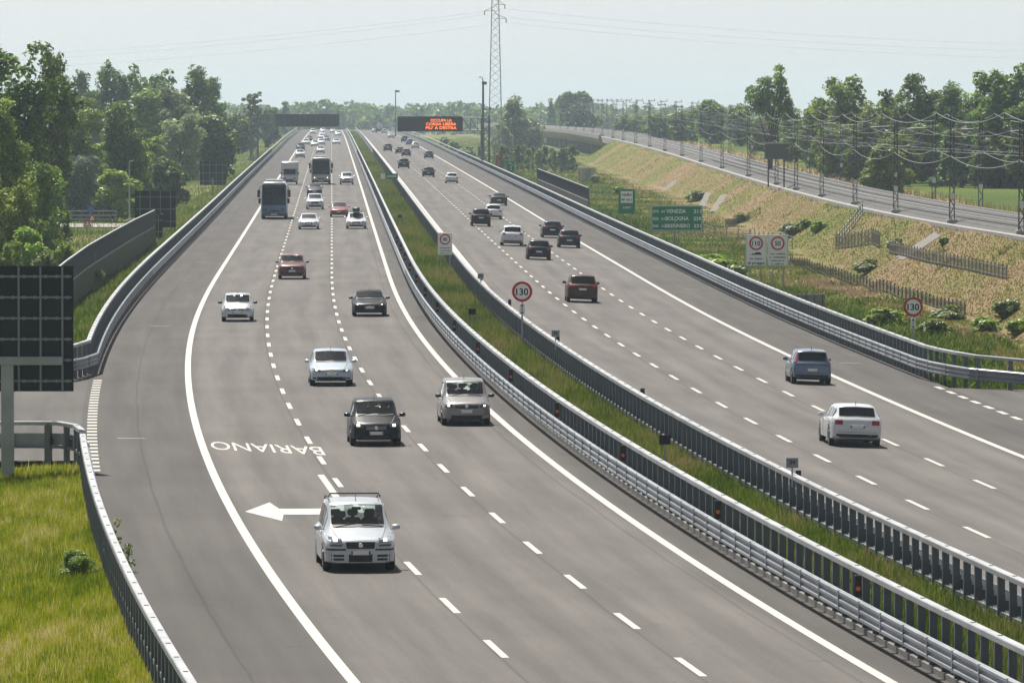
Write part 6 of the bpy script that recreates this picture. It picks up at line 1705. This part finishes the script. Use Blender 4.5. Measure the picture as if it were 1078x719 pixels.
# leafy weeds in patches on the right verge and on the bank
X, D, O = scatter(200000, 21.4, 60, 285, 1700); k = (X < XE(D) - .6) & (X < .105 * D) & (vnoise(X, D * .5, 3.2, 41) + .35 * vnoise(X, D * .5, 9, 42) > np.where(X > XE(D) - 8, 1.10, .70)); X, D = X[k], D[k]
grass('weeds', X, D, .06, .50, .06, .16 + .16 * rng.normal(size=len(X)), gm2, 1.6)
# strip of tall dry grass beyond the railway
X, D, O = scatter(30000, 30, 90, 420, 1400); k = (X > XE(D) + 10.6) & (X < XE(D) + 16); X, D = X[k], D[k]
grass('grass', X, D, .3, .9, .07, tones(X, D, .72, .5), gm2)
# ------------------------------------------------------------------ air, sky, sun, camera
SUN_EL, SUN_AZ = R(57), R(-20)      # azimuth from +y toward +x
mb = MB(); mb.box((0, 5600, 28.5), (5600, 12000, 65.)); hz_ = mb.build('haze', [])
hm = bpy.data.materials.new('haze_air'); hm.use_nodes = True; nt = hm.node_tree
for n in list(nt.nodes): nt.nodes.remove(n)
out = nd(nt, 'ShaderNodeOutputMaterial'); pv = nd(nt, 'ShaderNodeVolumePrincipled')
pv.inputs['Color'].default_value = (.70, .85, 1., 1); pv.inputs['Density'].default_value = HAZE; pv.inputs['Anisotropy'].default_value = .1
nt.links.new(pv.outputs[0], out.inputs['Volume']); hz_.data.materials.append(hm); tag(hz_, kind='stuff')
w = bpy.data.worlds.new('World'); SC.world = w; w.use_nodes = True; nt = w.node_tree
bg = nt.nodes['Background']; sky = nd(nt, 'ShaderNodeTexSky', sky_type='NISHITA', sun_disc=False, sun_elevation=SUN_EL, sun_rotation=SUN_AZ, altitude=100, air_density=.5, dust_density=.7, ozone_density=1.2)
hs = nd(nt, 'ShaderNodeHueSaturation', i_Saturation=SKY_SAT); nt.links.new(sky.outputs[0], hs.inputs['Color'])
nt.links.new(hs.outputs[0], bg.inputs[0]); bg.inputs[1].default_value = SKY_STR
sl = bpy.data.lights.new('sun', 'SUN'); sl.energy = SUN_STR; sl.angle = R(.5); sl.color = (1., .955, .88)
so = bpy.data.objects.new('sun', sl); COL.objects.link(so)
sd = Vector((math.sin(SUN_AZ) * math.cos(SUN_EL), math.cos(SUN_AZ) * math.cos(SUN_EL), math.sin(SUN_EL)))
so.rotation_euler = sd.to_track_quat('Z', 'Y').to_euler(); so.location = sd * 200
cam = bpy.data.cameras.new('camera'); co = bpy.data.objects.new('camera', cam); COL.objects.link(co)
cam.sensor_fit = 'HORIZONTAL'; cam.sensor_width = 36; cam.lens = FPX / 1078 * 36; cam.clip_start = 1; cam.clip_end = 30000
co.location = (0, 0, CAM_H); co.rotation_euler = (math.pi / 2 - math.atan((359.5 - HORIZON) / FPX), 0, 0)
SC.camera = co
vs_ = SC.view_settings; SC.display_settings.display_device = 'sRGB'; vs_.view_transform = 'Standard'; vs_.look = 'None'; vs_.exposure = EXPO; vs_.gamma = 1; vs_.use_curve_mapping = False
SC.cycles.max_bounces = 6; SC.cycles.diffuse_bounces = 2; SC.cycles.glossy_bounces = 3; SC.cycles.transmission_bounces = 4; SC.cycles.volume_bounces = 2; SC.cycles.transparent_max_bounces = 6
SC.cycles.use_denoising = True; SC.cycles.adaptive_threshold = .02
